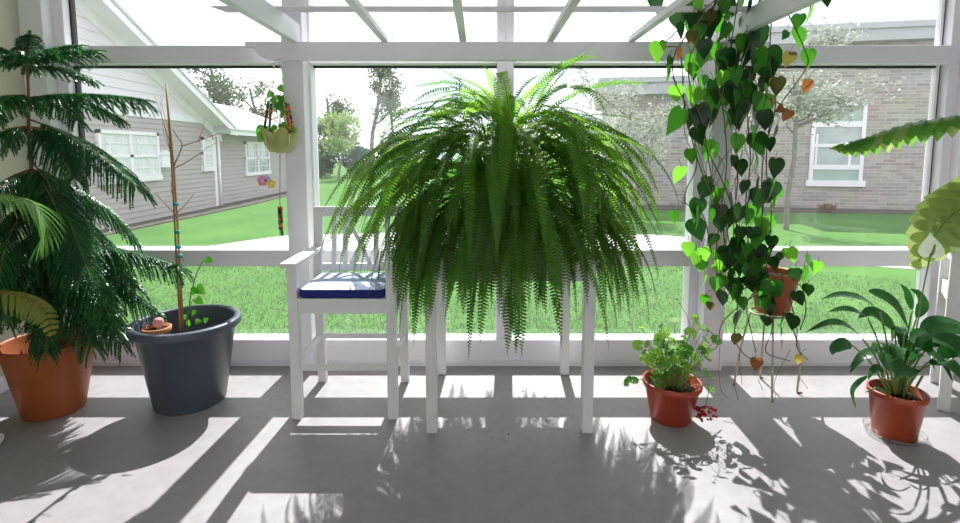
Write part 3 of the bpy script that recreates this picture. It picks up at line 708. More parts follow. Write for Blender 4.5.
for k in range(13):
    a = U(0, 6.28); e = top + V((math.cos(a)*U(.02, .07), math.sin(a)*U(.02, .07), U(.12, .26))); lily(e, [e, e + V((math.cos(a)*.05, math.sin(a)*.05, .08)), e + V((math.cos(a)*.14, math.sin(a)*.14, .06)), e + V((math.cos(a)*.20, math.sin(a)*.2, -.02))], U(.025, .036), V((math.cos(a)*.4, math.sin(a)*.4-.2, 1)))
for k in range(16):
    a = U(0, 6.28); r = U(.01, .06); st.tube([top + V((math.cos(a)*r, math.sin(a)*r, -.01)), top + V((math.cos(a)*r*2, math.sin(a)*r*2, U(.1, .2)))], .004, 6)
lv.build('leaves', M['lily'], li)
pts = spline([top, A(914, 340, -.02), A(923, 290, -.03), A(931, 253, -.04)], 6); st.tube(pts, .0032, 6); st.build('stems', M['stem'], li)
b = MB(); s0 = A(931, 256, -.04)
heart(b, s0 + V((0, .004, .0)), (.06, 0, 1), (-.15, -1, .1), .11, 0, .58); b.build('white_bloom', M['spathe'], li)
b = MB(); b.tube([s0, s0 + V((.0, -.012, .025)), s0 + V((.004, -.012, .06))], [.004, .006, .003], 8); b.build('spadix', M['lobed'], li)

# ---------------------------------------------------------------- trailing heart-leaf vines
cS = V((1.755, 3.02, 0)); ZP = .485
stn = thing('plant_stand', 'spindly tan wire plant stand with splayed feet by the right post', 'plant stand', cS)
b = MB(); b.tube([cS + V((.10*math.cos(2*PI*i/28), .10*math.sin(2*PI*i/28), ZP-.006)) for i in range(29)], .006, 6, caps=False)
b.tube([cS + V((-.1, 0, ZP-.006)), cS + V((.1, 0, ZP-.006))], .004, 6); b.tube([cS + V((0, -.1, ZP-.006)), cS + V((0, .1, ZP-.006))], .004, 6); b.build('ring', M['tan'], stn)
for f_, mid in ((fl(734, 385), .01), (fl(760, 378), .0), (fl(772, 402), .0), (fl(797, 393), .05)):
    d = V((f_.x-cS.x, f_.y-cS.y, 0)).normalized(); t0 = cS + V((d.x*.1, d.y*.1, ZP-.006)); f0 = V((f_.x, f_.y, .006))
    b = MB(); pts = spline([t0, t0.lerp(f0, .5) + V((d.x*mid, 0, 0)), f0], 6); b.tube(pts, .0065, 7); lg = b.build('leg', M['tan'], stn)
    g = MB(); g.tube([f0 + V((-.0, 0, -.004)), f0 + V((d.x*.018+.01, -.006, -.001))], .006, 7); g.build('foot', M['rust'], lg)
cV = cS + V((.02, .0, ZP))
vp = thing('potted_philodendron', 'terracotta pot of heart-leaf vine standing on the spindly plant stand', 'plant', cV)
pot('pot', cV, [(0, 0), (.085, 0), (.092, .006), (.128, .21), (.136, .212), (.138, .25), (.130, .254), (.122, .24), (.118, .2), (0, .2)], M['terra'], vp, 48); soil(cV, .117, .215, vp)
MATV = [M['heart'], M['heartD'], M['heartL'], M['olive'], M['rusty'], M['yellow']]
rv = random.Random(21)
def hang_leaf(mb, st, x, y, x2, y2, Y, mi, yaw=None):
    p = at(x, y, Y); t = p.lerp(at(x2, y2, Y), .84); L = (t-p).length
    yw = rv.uniform(-1.15, 1.15) if yaw is None else yaw
    t = t + V((0, rv.uniform(-.25, .25)*L, 0)); n = rot(V((0, -1, .25)), V((0, 0, 1)), yw)
    heart(mb, p, t-p, n, max(L, .03)*1.08, mi, .50)
    a = p + V((rv.uniform(-.035, .035), rv.uniform(-.03, .03), rv.uniform(.03, .055))); st.tube([a, a.lerp(p, .5) + V((0, 0, .012)), p], .0016, 4, caps=False)
lv, st = MB(), MB()
k7 = lambda x, y: (620 + x/2.18, 200 + y/2.18)
for (x, y, x2, y2, mi) in ((400, 150, 415, 190, 0), (432, 135, 420, 168, 2), (412, 185, 410, 216, 1), (257, 245, 260, 286, 1), (318, 255, 322, 285, 1), (356, 246, 352, 284, 1), (380, 252, 375, 292, 1), (352, 308, 356, 342, 4), (253, 292, 252, 322, 3), (298, 345, 294, 376, 4), (392, 340, 386, 362, 5), (325, 170, 290, 205, 0), (335, 178, 345, 220, 0), (368, 105, 376, 142, 2), (350, 115, 340, 150, 1), (290, 140, 285, 178, 1), (300, 100, 310, 140, 1), (330, 125, 335, 160, 1), (380, 150, 385, 185, 1), (270, 180, 262, 215, 1), (405, 125, 428, 150, 0), (240, 170, 236, 205, 1), (350, 280, 346, 310, 1), (315, 205, 330, 240, 1), (385, 200, 392, 235, 1), (310, 120, 295, 155, 0), (275, 95, 270, 130, 0), (355, 165, 365, 200, 1)):
    a, c = k7(x, y), k7(x2, y2); hang_leaf(lv, st, a[0], a[1], c[0], c[1], cV.y - .13 + rv.uniform(-.04, .03) if x > 265 else cV.y + rv.uniform(-.1, .1), mi)
for k in range(26):
    x = rv.uniform(735, 772); y = rv.uniform(236, 300); hang_leaf(lv, st, x, y, x + rv.uniform(-5, 5), y + rv.uniform(13, 22), cV.y - .14 + rv.uniform(-.05, .02), rv.choice((1, 1, 0)))
for pl in ([(755, 262), (742, 290), (737, 320), (734, 338), (745, 355), (757, 361)], [(785, 262), (800, 285), (806, 310), (800, 330)], [(770, 262), (774, 300), (772, 330), (766, 352), (790, 361)], [(760, 262), (748, 300), (752, 335), (756, 352)], [(778, 262), (790, 300), (797, 330), (797, 348), (808, 360)], [(750, 290), (726, 318), (718, 345), (708, 352)]):
    st.tube(spline([at(x, y, cV.y - .13 + rv.uniform(-.02, .02)) if i else cV + V((0, -.05, .22)) for i, (x, y) in enumerate(pl)], 5), .003, 5)
for pl in ([(720, 340), (719, 375), (722, 392), (728, 398)], [(739, 352), (742, 385)], [(735, 386), (738, 400)], [(758, 380), (763, 390)], [(800, 378), (808, 389)], [(790, 350), (775, 380), (776, 400)]):
    b = MB(); b.tube(spline([at(x, y, 2.95) if fl(x, y).y > 2.95 or y < 366 else fl(x, y, .008) for x, y in pl], 4), .0016, 4); b.build('aerial_root', M['root'], vp)
lv.build('leaves', MATV, vp); st.build('stems', M['vine'], vp)

hk = V((1.47, 2.95, 2.36))
hv = thing('trailing_philodendron', 'long curtain of heart-shaped leaves trailing down in front of the right post', 'hanging plant', hk)
pot('basket', hk, [(0, 0), (.09, 0), (.10, .006), (.145, .15), (.155, .152), (.155, .17), (.145, .172), (.135, .14), (0, .14)], M['slate'], hv, 40)
b = MB()
for k in range(3):
    a = 2*PI*k/3; b.tube([hk + V((.145*math.cos(a), .145*math.sin(a), .165)), hk + V((0, 0, .53)), hk + V((0, 0, ZC-hk.z))], .003, 5)
b.build('hanger_wires', M['steel'], hv)
lv, st = MB(), MB(); k6 = lambda x, y: (640 + x/2.375, y/2.375)
TIP = []
strands = [[(70, -40), (65, 95), (95, 120), (105, 250), (118, 310), (135, 390), (110, 450), (108, 482), (150, 512), (170, 600)],
    [(200, -30), (182, 120), (200, 280), (205, 400), (188, 523), (180, 620), (190, 680)], [(300, -20), (308, 130), (322, 250), (292, 380), (290, 523), (280, 620)],
    [(310, -10), (345, 20), (392, 120), (395, 160), (345, 232), (310, 290), (300, 400), (312, 500), (300, 640)], [(245, -10), (240, 150), (228, 300), (232, 420), (222, 560), (240, 690)],
    [(150, 0), (120, 130), (150, 300), (170, 420), (195, 523), (205, 640)], [(210, 20), (190, 250), (150, 300), (130, 350), (160, 440), (200, 520), (215, 600)], [(265, 0), (270, 120), (255, 250), (262, 380), (250, 500), (262, 600), (275, 640)],
    [(90, 20), (85, 120), (120, 270), (200, 440), (230, 540)], [(230, 0), (212, 90), (260, 170), (300, 230), (340, 250)]]
for pl in strands:
    Y = rv.uniform(2.90, 3.08); P_ = [at(*k6(x, y), Y + rv.uniform(-.03, .03)) for x, y in pl]; P_[0] = hk + V((rv.uniform(-.12, .12), rv.uniform(-.12, .0), .16)) if P_[0].z > 2.2 else P_[0]
    P_.insert(0, hk + V(((P_[1].x-hk.x)*.3, -.04, .17))); st.tube(spline(P_, 5), .0034, 5)
for (x, y, x2, y2, mi) in ((45, 100, 38, 157, 2), (88, 30, 95, 80, 1), (95, 55, 108, 98, 1), (65, 160, 68, 202, 0), (72, 135, 66, 165, 1), (130, 155, 122, 198, 0), (85, 205, 92, 250, 2), (135, 208, 118, 262, 2), (100, 262, 68, 332, 0), (185, 220, 158, 276, 0), (198, 170, 195, 215, 2), (135, 303, 142, 352, 1), (160, 335, 165, 392, 0), (180, 340, 185, 385, 0), (120, 355, 120, 396, 0), (98, 398, 90, 446, 2), (160, 436, 138, 480, 1), (208, 285, 203, 328, 0), (235, 320, 226, 372, 0), (268, 360, 262, 408, 0), (308, 328, 306, 366, 1), (280, 218, 278, 268, 0), (298, 275, 300, 316, 1), (300, 118, 292, 212, 1), (275, 40, 275, 96, 0), (350, -15, 345, 45, 2), (405, 0, 402, 68, 2), (375, 68, 378, 124, 0), (402, 118, 396, 168, 0), (358, 125, 350, 165, 3), (398, 190, 393, 228, 4), (365, 195, 368, 235, 3), (355, 262, 338, 292, 4), (325, 185, 325, 235, 3), (322, 378, 316, 432, 1), (318, 425, 308, 500, 0), (327, 445, 326, 482, 0), (285, 450, 278, 505, 1), (318, 465, 316, 508, 2), (230, 485, 236, 530, 0), (190, 388, 180, 425, 0), (242, 248, 234, 292, 1), (205, 55, 195, 105, 0), (245, 85, 238, 140, 0), (160, 50, 170, 100, 1), (248, 165, 240, 232, 1), (215, 190, 208, 250, 1), (265, 110, 262, 165, 1), (230, 120, 225, 185, 1), (195, 120, 200, 165, 1), (210, 150, 205, 190, 1), (280, 60, 285, 120, 1), (320, 130, 318, 180, 1), (150, 120, 145, 165, 0), (170, 30, 165, 65, 3), (125, 75, 118, 112, 3), (140, 85, 138, 120, 3), (95, 115, 92, 150, 4), (300, 390, 296, 428, 3), (205, 430, 200, 470, 2), (160, 420, 158, 455, 1), (180, 460, 186, 500, 0), (250, 430, 246, 470, 1), (270, 490, 262, 540, 0), (135, 0, 150, 28, 2), (240, -5, 236, 45, 2), (290, -10, 296, 40, 0), (215, 0, 222, 50, 0), (180, -10, 176, 30, 1), (262, 0, 258, 40, 1), (320, -20, 312, 30, 1), (380, 35, 370, 75, 0), (350, 75, 335, 98, 1),
    (40, -20, 40, 45, 1), (445, -30, 442, 22, 1), (250, 200, 250, 240, 0), (225, 215, 222, 262, 0), (265, 300, 272, 345, 0), (225, 370, 220, 400, 1), (325, 300, 318, 340, 1), (310, 235, 320, 262, 4), (340, 255, 318, 268, 4), (150, 180, 150, 212, 0), (120, 130, 116, 160, 0)):
    a, c = k6(x, y), k6(x2, y2); hang_leaf(lv, st, a[0], a[1], c[0], c[1], rv.uniform(2.84, 3.10), mi)
for (x, y, x2, y2, mi) in ((148, 93, 145, 128, 2), (168, 115, 160, 150, 2), (180, 105, 190, 140, 2), (178, 130, 176, 165, 0), (185, 208, 186, 235, 0), (196, 223, 195, 245, 3), (215, 110, 222, 150, 0), (205, 140, 235, 152, 2), (225, 165, 215, 200, 0), (250, 22, 240, 70, 1), (325, 52, 326, 98, 0), (240, 95, 246, 135, 1), (262, 60, 258, 100, 1), (280, 20, 276, 60, 0), (300, 10, 300, 45, 1), (205, 75, 198, 110, 1), (218, 40, 216, 75, 1), (235, 120, 228, 165, 1), (255, 130, 258, 170, 1), (268, 95, 272, 135, 0), (240, 190, 238, 225, 1), (118, 25, 116, 55, 0), (335, 0, 332, 28, 2), (200, 20, 196, 55, 0), (165, 20, 162, 55, 0), (290, 60, 296, 100, 1), (225, 200, 220, 240, 1), (210, 170, 206, 205, 0), (245, 150, 240, 190, 1), (185, 165, 180, 195, 2)):
    a, c = k7(x, y), k7(x2, y2); hang_leaf(lv, st, a[0], a[1], c[0], c[1], rv.uniform(2.82, 2.96), mi)
for k in range(84):
    x = rv.uniform(690, 765) if k < 60 else rv.uniform(688, 772); y = rv.uniform(-5, 115) if k < 60 else rv.uniform(110, 285); hang_leaf(lv, st, x, y, x + rv.uniform(-6, 6), y + rv.uniform(17, 27), rv.uniform(2.9, 3.12), rv.choice((0, 1, 1)))
for k in range(14):
    x = rv.uniform(690, 765); y = rv.uniform(60, 200); n = [(x + rv.uniform(-14, 14), y + i*28 + rv.uniform(-6, 6)) for i in range(4)]; Y = rv.uniform(2.9, 3.1); st.tube(spline([at(a, c, Y) for a, c in n], 4), .002, 4)
lv.build('leaves', MATV, hv); st.build('stems', M['vine'], hv)

# ---------------------------------------------------------------- small hanging planter by the left post
YH = 3.16
hp0 = at(280, 153, YH)
hp = thing('hanging_planter', 'small pale green hanging planter on beaded cords by the left post', 'hanging plant', hp0)
H_ = lambda x, y, dy=0: at(x, y, YH + dy)
b = MB(); n = 48; prof = [(.02, 0), (.06, .008), (.085, .05), (.098, .10), (.112, .135)]; vs = []
for i, (r, z) in enumerate(prof):
    for j in range(n):
        a = 2*PI*j/n; k = (i/4)**2; vs.append(hp0 + V((math.cos(a), math.sin(a), 0))*(r*(1+.16*k*math.cos(6*a))) + V((0, 0, z + .018*k*math.cos(6*a))))
fs = [(i*n+j, i*n+(j+1)%n, (i+1)*n+(j+1)%n, (i+1)*n+j) for i in range(4) for j in range(n)]; fs.append(tuple(range(n))[::-1])
b.add(vs, fs); o = b.build('bowl', M['hangpot'], hp); so = o.modifiers.new('thickness', 'SOLIDIFY'); so.thickness = .004
b = MB(); b.lathe([(.09, .105), (.04, .112), (.001, .112)], hp0, 24); b.build('soil', M['soil'], hp)
hook = V((hp0.x + .005, YH, 1.995 + .0)); BE = [M['bO'], M['bR'], M['bN'], M['bG']]
b = MB()
for k in range(4):
    a = PI/4 + PI/2*k + .2; e = hp0 + V((.105*math.cos(a), .105*math.sin(a), .12)); b.tube([hp0 + V((0, 0, -.01)), hp0 + V((.09*math.cos(a), .09*math.sin(a), .04)), e, hook + V((.02*math.cos(a), .02*math.sin(a), 0)), hook + V((0, 0, .02))], .0022, 5)
hb = hook + V((0, 0, .02)); b.tube([hb, V((hb.x, 3.226, hb.z+.005)), V((hb.x, 3.235, hb.z+.005))], .003, 5); b.build('cords', M['cord'], hp)
for k in range(4):
    a = PI/4 + PI/2*k + .2; e = hp0 + V((.105*math.cos(a), .105*math.sin(a), .12)); h2 = hook + V((.02*math.cos(a), .02*math.sin(a), 0)); d = (h2-e).normalized(); b = MB()
    for j in range(14): b.ball(e + d*(.006 + .0135*j), .0095, 8, rv.randrange(4))
    b.build('bead_strand', BE, hp)
b = MB(); e0 = hp0 + V((0, 0, -.005)); e1 = H_(280, 238); b.tube([e0, e1], .0026, 5); b.build('tail_cord', M['cordT'], hp)
b = MB(); pz = H_(280, 208)
for k in range(3):
    a = 2*PI*k/3
    for j in range(10 if k else 13): b.ball(pz + V((.007*math.cos(a) + rv.uniform(-.002, .002), .007*math.sin(a), -.014*j)), .0095, 8, rv.randrange(4))
b.build('bead_tassel', BE, hp)
lv, st = MB(), MB(); cp = hp0 + V((0, 0, .115))
for (x, y, x2, y2, L_) in ((272, 92, 266, 98, 0), (279, 86, 284, 92, 0), (272, 98, 277, 104, 0), (281, 96, 281, 106, 1), (277, 103, 284, 112, 1), (264, 127, 259, 143, 1), (285, 110, 280, 118, 0), (268, 131, 274, 138, 1), (281, 124, 288, 129, 0), (276, 126, 270, 131, 0), (289, 128, 296, 132, 0)):
    p, t = H_(x, y, -.02), H_(x2, y2, -.04); heart(lv, p, t-p, V((U(-.6, .6), -1, .4)), (t-p).length*1.0, L_, .42); st.tube(spline([cp, cp.lerp(p, .6) + V((.01, 0, .02)), p], 4), .0018, 4)
lv.build('leaves', [M['heartL'], M['heart']], hp); st.build('stems', M['stem'], hp)
# flower sticker on the glass
fcn = at(267, 183, GY - .003)
fs_ = thing('window_sticker', 'pastel flower sticker on the glass beside the left post', 'sticker', fcn)
for (dx, dz, r, m) in ((-.03, .015, .035, 'dP'), (.03, -.005, .03, 'dY'), (.0, .03, .024, 'dB')):
    b = MB()
    for j in range(5):
        a = 2*PI*j/5 + .3; c_ = fcn + V((dx + .6*r*math.cos(a), 0, dz + .6*r*math.sin(a))); poly = [c_ + V((.5*r*math.cos(2*PI*q_/12), -.0008*(j % 3), .5*r*math.sin(2*PI*q_/12))) for q_ in range(12)]; b.prism(poly, (0, .0016, 0))
    b.build('flower', M[m], fs_)

# dark plant hoop behind the pine, bowl at the left edge
hb0 = V((-2.60, 2.62, 0))
ho = thing('plant_hoop', 'dark metal plant support hoop standing behind the pine at far left', 'plant support', hb0)
b = MB(); b.tube([V((-2.56, 2.58, .0)), V((-2.56, 2.58, 1.61)), V((-2.50, 2.585, 1.63)), V((-2.42, 2.59, 1.63)), V((-2.38, 2.60, 1.60)), V((-2.37, 2.60, .9)), V((-2.375, 2.52, 0.0))][:5], .007, 8)
b.tube([V((-2.72, 2.62, 0)), V((-2.72, 2.62, 1.5)), V((-2.68, 2.61, 1.6)), V((-2.56, 2.58, 1.625))], .007, 8); b.build('hoop', M['steel'], ho)
wb = fl(-12, 452); b = MB(); b.lathe([(0, .003), (.03, .0), (.034, .004), (.058, .04), (.064, .062), (.060, .062), (.053, .04), (.028, .01), (0, .01)], wb, 32)
o = b.build('small_bowl', M['bowl'], origin=wb); tag(o, 'small pale bowl on the floor at the left edge', 'bowl')

for k, (x, y) in enumerate(((510, 391), (524, 391), (492, 437), (545, 421), (509, 436))):
    p = fl(x, y); b = MB(); a = U(0, 6.28); d = V((math.cos(a), math.sin(a), 0))
    b.blade([p + V((0, 0, .001)), p + d*.009 + V((0, 0, .004)), p + d*.018 + V((0, 0, .002))], [.001, .006, .001], V((0, 0, 1)), .4)
    o = b.build('leaf_scrap', M['bark'], origin=p); tag(o, 'tiny dry brown leaf scrap lying on the floor by the fern table', 'leaf', 'dry leaf scraps under the fern')

# ---------------------------------------------------------------- outdoors
b = MB(); b.box((-60, WY+.14, -.3), (60, 80, -.02)); struct('lawn', b, M['lawn'])
far_ = [(-4.6, 7.35), (-4.3, 7.72), (-3.9, 8.3), (-3.43, 8.86), (-2.0, 9.15), (0, 9.2), (2, 8.95)] + [tuple(fl(x, y, -.018).xy) for x, y in ((655, 235), (690, 238), (727, 247), (800, 257), (880, 262), (935, 264), (1100, 272))]
near = [(-4.6, 7.3), (-3.9, 6.95), (-2.0, 6.85), (0, 6.8), (2, 6.75)] + [tuple(fl(x, y, -.018).xy) for x, y in ((700, 262), (800, 264), (880, 267), (935, 271), (1100, 284))]
def path_mesh():
    b = MB(); poly = [V((x, y, -.018)) for x, y in far_] + [V((x, y, -.018)) for x, y in near[::-1]]; b.prism([p - V((0, 0, .05)) for p in poly][::-1], (0, 0, .058)); return b
struct('path', path_mesh(), M['concrete'])
b = MB(); rgx = random.Random(9)
for k in range(26000):
    y = 3.55 + 3.2*rgx.random()**1.2; x = rgx.uniform(-1.05, 1.05)*y*1.02; h = rgx.uniform(.015, .042); a = rgx.uniform(0, 6.28)
    if x > 3.6 and y > 5.6 - (x-5)*.8: continue
    dx, dy = .006*math.cos(a), .006*math.sin(a); lx_, ly_ = rgx.uniform(-.03, .03), rgx.uniform(-.03, .03)
    b.add([(x-dx, y-dy, -.022), (x+dx, y+dy, -.022), (x+lx_, y+ly_, -.02+h)], [(0, 1, 2)], 0, False)
o = b.build('grass_blades', M['blade']); tag(o, 'short lawn grass growing just outside the glass', 'grass', kind='stuff')

# left house: taupe siding, white gable
XH = -7.1
hs = thing('siding_house', 'taupe and white sided house with a gable beyond the left window', 'house', (XH, 11, 0))
def lap(y0f, y1f, z0, z1, step, X=XH, mi=0):             # overlapping boards as real geometry
    b = MB(); z = z0
    while z < z1 - 1e-4:
        zt = min(z + step, z1); ya, yb = y0f(z), y1f(z); yc, yd = y0f(zt), y1f(zt)
        if yb > ya:
            b.add([(X+.022, ya, z), (X+.022, yb, z), (X+.004, yd, zt), (X+.004, yc, zt), (X, ya, z), (X, yb, z)], [(0, 1, 2, 3), (4, 5, 1, 0)], mi, False)
        z = zt
    return b
ev = onX(229, 119, XH+.45); rk = onX(115, 0, XH+.45); sl = (rk.z-ev.z)/(ev.y-rk.y)
ZB = onX(150, 118, XH).z                                    # band between the two sidings
YE, YP, YST = onX(215, 200, XH).y + .1, 8.3, 2.8
ze = ev.z - .12
zpk = ze + (YE-YP)*sl
b = lap(lambda z: YST, lambda z: YE, .0, ZB, .115); b.build('siding', M['siding'], hs)
b = MB(); b.box((XH-.3, YST, -.02), (XH-.001, YE, ze)); b.prism([(XH-.3, YST, ze), (XH-.3, YE, ze), (XH-.3, YP, zpk)], (.295, 0, 0)); b.build('wall_core', M['siding'], hs)
b = lap(lambda z: YST + max(0, z-ze)/sl, lambda z: YE - max(0, z-ze)/sl, ZB+.14, zpk, .19); b.build('gable_siding', M['sidingW'], hs)
b = MB(); b.box((XH, YST, ZB), (XH+.035, YE, ZB+.15)); b.box((XH, YE-.1, 0), (XH+.035, YE+.02, ze)); b.build('trim_boards', M['trimW'], hs)
b = MB()                                                   # rake boards with soffit and fascia
for sg in (1, -1):
    y_e = YE + .35 if sg == 1 else YST - .35; z_e = zpk - abs(y_e-YP)*sl
    b.prism([(XH, YP, zpk-.02), (XH, y_e, z_e-.02), (XH, y_e, z_e-.10), (XH, YP, zpk-.10)], (.45, 0, 0)); b.prism([(XH+.43, YP, zpk+.02), (XH+.43, y_e, z_e+.02), (XH+.43, y_e, z_e-.16), (XH+.43, YP, zpk-.16)], (.03, 0, 0))
    b.prism([(XH+.0, YP, zpk-.1), (XH+.0, y_e, z_e-.1), (XH+.0, y_e, z_e-.32), (XH+.0, YP, zpk-.32)], (.04, 0, 0))
b.build('rake', M['trimW'], hs)
b = MB()
for sg in (1, -1):
    y_e = YE + .4 if sg == 1 else YST - .4; z_e = zpk - abs(y_e-YP)*sl; b.prism([(XH-5, YP, zpk), (XH-5, y_e, z_e), (XH-5, y_e, z_e+.06), (XH-5, YP, zpk+.06)], (5.48, 0, 0))
b.build('gable_roof', M['shingle'], hs)
# rear wing with an eave toward us
YW1 = 20.3; zew = onX(268, 132, XH+.45).z
b = lap(lambda z: YE, lambda z: YW1, 0, zew-.08, .115, XH-.12); b.build('siding', M['siding'], hs)
b = MB(); b.box((XH-.5, YE, -.02), (XH-.121, YW1, zew-.05)); b.build('wall_core', M['siding'], hs)
b = MB(); b.box((XH-.2, YE, zew-.10), (XH+.45, YW1+.3, zew-.05)); b.box((XH+.43, YE, zew-.16), (XH+.47, YW1+.3, zew+.02)); b.build('eave', M['trimW'], hs)
b = MB(); b.prism([(XH+.5, YE-.1, zew), (XH-2.6, YE-.1, zew+1.15), (XH-5.7, YE-.1, zew), (XH-5.7, YE-.1, zew-.05), (XH+.5, YE-.1, zew-.05)], (0, YW1-YE+.4, 0)); b.build('wing_roof', M['shingle'], hs)
b = MB(); b.tube([(XH+.06, YE+.1, 0), (XH+.06, YE+.1, zew-.1)], .04, 8); b.build('downspout', M['trimW'], hs)
def hwindow(pxa, pya, pxb, pyb, X, cols, rows, curt):
    pa, pb = onX(pxa, (pya+pyb)/2, X), onX(pxb, (pya+pyb)/2, X); xm = (pxa+pxb)/2; z1, z0 = onX(xm, pya, X).z, onX(xm, pyb, X).z; y0, y1 = pa.y, pb.y
    b = MB(); t = .07; b.box((X, y0, z0), (X+.07, y0+t, z1)); b.box((X, y1-t, z0), (X+.07, y1, z1)); b.box((X, y0, z1-t), (X+.07, y1, z1)); b.box((X, y0-.03, z0-.03), (X+.085, y1+.03, z0+t))
    for c in range(1, cols): yy = y0 + (y1-y0)*c/cols; b.box((X, yy-.045, z0), (X+.06, yy+.045, z1))
    b.box((X, y0, (z0+z1)/2-.03), (X+.06, y1, (z0+z1)/2+.03))
    for c in range(cols*rows*1):
        yy = y0 + (y1-y0)*(c+.5)/(cols*rows); b.box((X, yy-.01, z0), (X+.045, yy+.01, z1))
    for zz in (.25, .75): b.box((X, y0, z0+(z1-z0)*zz-.01), (X+.045, y1, z0+(z1-z0)*zz+.01))
    w = b.build('window', M['trimW'], hs); g = MB(); g.box((X+.02, y0+t, z0+t), (X+.032, y1-t, z1-t)); g.build('pane', M['curtain' if curt else 'hglass'], w)
hwindow(96, 131, 157, 181, XH+.005, 2, 2, True); hwindow(201, 137, 211.5, 170, XH+.005, 1, 1, True); hwindow(244, 142, 268, 174, XH-.115, 2, 2, False)
p = onX(161, 160, XH); b = MB(); b.box((XH, p.y-.14, p.z-.16), (XH+.12, p.y+.14, p.z+.12)); b.prism([(XH, p.y-.17, p.z+.12), (XH, p.y+.17, p.z+.12), (XH, p.y, p.z+.22)], (.15, 0, 0)); b.build('wall_lantern', M['trimW'], hs)
b = MB(); b.prism([(XH, 2.8, -.03), (XH+.6, 2.8, -.03), (XH+.5, 9, -.03), (XH+.75, 14, -.03), (XH+.5, 20.3, -.03), (XH-.1, 20.3, -.03)], (0, 0, .035)); struct('mulch_bed_left', b, M['mulch'])

# right building: tan brick, low and high wings
OB = V((3.55, 14.25, 0)); ux = V((1, -.2, 0)).normalized(); nb_ = V((-.2, -1, 0)).normalized(); rzB = math.atan2(ux.y, ux.x)
def loc_px(x, y): q_ = on(x, y, OB, nb_); return (q_-OB).dot(ux), q_.z
bk = thing('brick_building', 'tan brick building with metal fascia and one tall window beyond the right panes', 'building', OB, rzB)
zl = loc_px(655, 95)[1]; zl2 = loc_px(655, 82)[1]; xs = loc_px(740, 100)[0]; zh = loc_px(890, 42)[1]; zh2 = loc_px(880, 25)[1]
b = MB(); b.box((0, 0, -.02), (xs, 5, zl)); b.box((xs, 0, -.02), (xs+9, 5, zh)); b.build('brick_wall', M['brick'], bk, True)
b = MB(); zt_ = zl2 + .1; b.box((-.25, -.3, zl), (xs, 5.2, zt_)); b.box((-.3, -.36, zt_-.14), (xs, 5.2, zt_)); b.build('fascia', M['fascia'], bk, True)
b = MB(); b.box((xs-.1, -.3, zh), (xs+9.2, 5.2, zh2)); b.box((xs-.15, -.36, zh2-.14), (xs+9.2, 5.2, zh2+.0)); b.build('fascia', M['fascia'], bk, True)
xa, _ = loc_px(810, 145); xb, _ = loc_px(864, 145); z1 = loc_px(837, 103)[1]; z0 = loc_px(837, 184)[1]; hz = z1-z0
b = MB(); t = .09
b.box((xa, -.05, z0), (xa+t, .02, z1)); b.box((xb-t, -.05, z0), (xb, .02, z1)); b.box((xa, -.05, z1-t), (xb, .02, z1)); b.box((xa-.06, -.08, z0-.06), (xb+.06, .02, z0+t))
for s_, hh in ((.74, .07), (.48, .04), (.21, .06)): b.box((xa, -.045, z0+hz*s_-hh), (xb, .02, z0+hz*s_+hh))
b.box((xa+(xb-xa)*.72, -.03, z0+hz*.2), (xa+(xb-xa)*.77, .0, z0+hz*.48)); b.box((xa+(xb-xa)*.1, -.03, z0+hz*.2), (xa+(xb-xa)*.14, .0, z0+hz*.62))
w = b.build('window', M['trimW'], bk, True)
for (u, v_, m) in ((.74, 1, 'gpanel'), (.21, .74, 'hglass'), (0, .21, 'gpanel')):
    g = MB(); g.box((xa+t*.5, -.02, z0+hz*u+.02), (xb-t*.5, -.008, z0+hz*v_-.02)); g.build('pane', M[m], w, True)
b = MB(); e1, e2 = OB - ux*.3 + nb_*.02, OB + ux*16 + nb_*.02; n1, n2 = fl(640, 209), fl(930, 214); n0 = n1 - (n2-n1)*.3; n3 = n2 + (n2-n1)*.8
b.prism([V((p.x, p.y, -.03)) for p in (e1, n0, n3, e2)], (0, 0, .035)); struct('mulch_bed_right', b, M['mulch'])
for k, (px_, r) in enumerate(((830, .16), (712, .2), (655, .22))):
    pass
def shrub(name, c, rx, rz_, n, leaf, mat, label, cat='shrub', seed=1, group=None):
    rs = random.Random(seed); b = MB(); c = V(c)
    for i in range(n):
        d = V((rs.gauss(0, 1), rs.gauss(0, 1), rs.gauss(0, 1))).normalized(); r = rs.uniform(.55, 1.0) * (1 + .22*math.sin(5*d.x+seed)*math.cos(4*d.z+seed))
        p = c + V((d.x*rx*r, d.y*rx*r, rz_ + d.z*rz_*r)); a = d.orthogonal().normalized(); a = rot(a, d, rs.uniform(0, 6.28)); e = rot(a, d, 1.57); n_ = (d + V((rs.uniform(-.6, .6), rs.uniform(-.6, .6), rs.uniform(-.6, .6)))).normalized(); e = n_.cross(a).normalized()
        l = leaf*rs.uniform(.6, 1.3); b.add([p-a*l, p-e*l*.5, p+a*l, p+e*l*.5], [(0, 1, 2, 3)], 0, False)
    t = thing(name, label, cat, (c.x, c.y, -.02), 0, group); b.build('foliage', M[mat], t)
    g = MB()
    for k in range(5): a = 2*PI*k/5; g.tube([V((c.x, c.y, -.02)), c + V((math.cos(a)*rx*.5, math.sin(a)*rx*.5, rz_))], [.05*rz_, .02*rz_], 5)
    g.build('stems', M['barkout'], t)
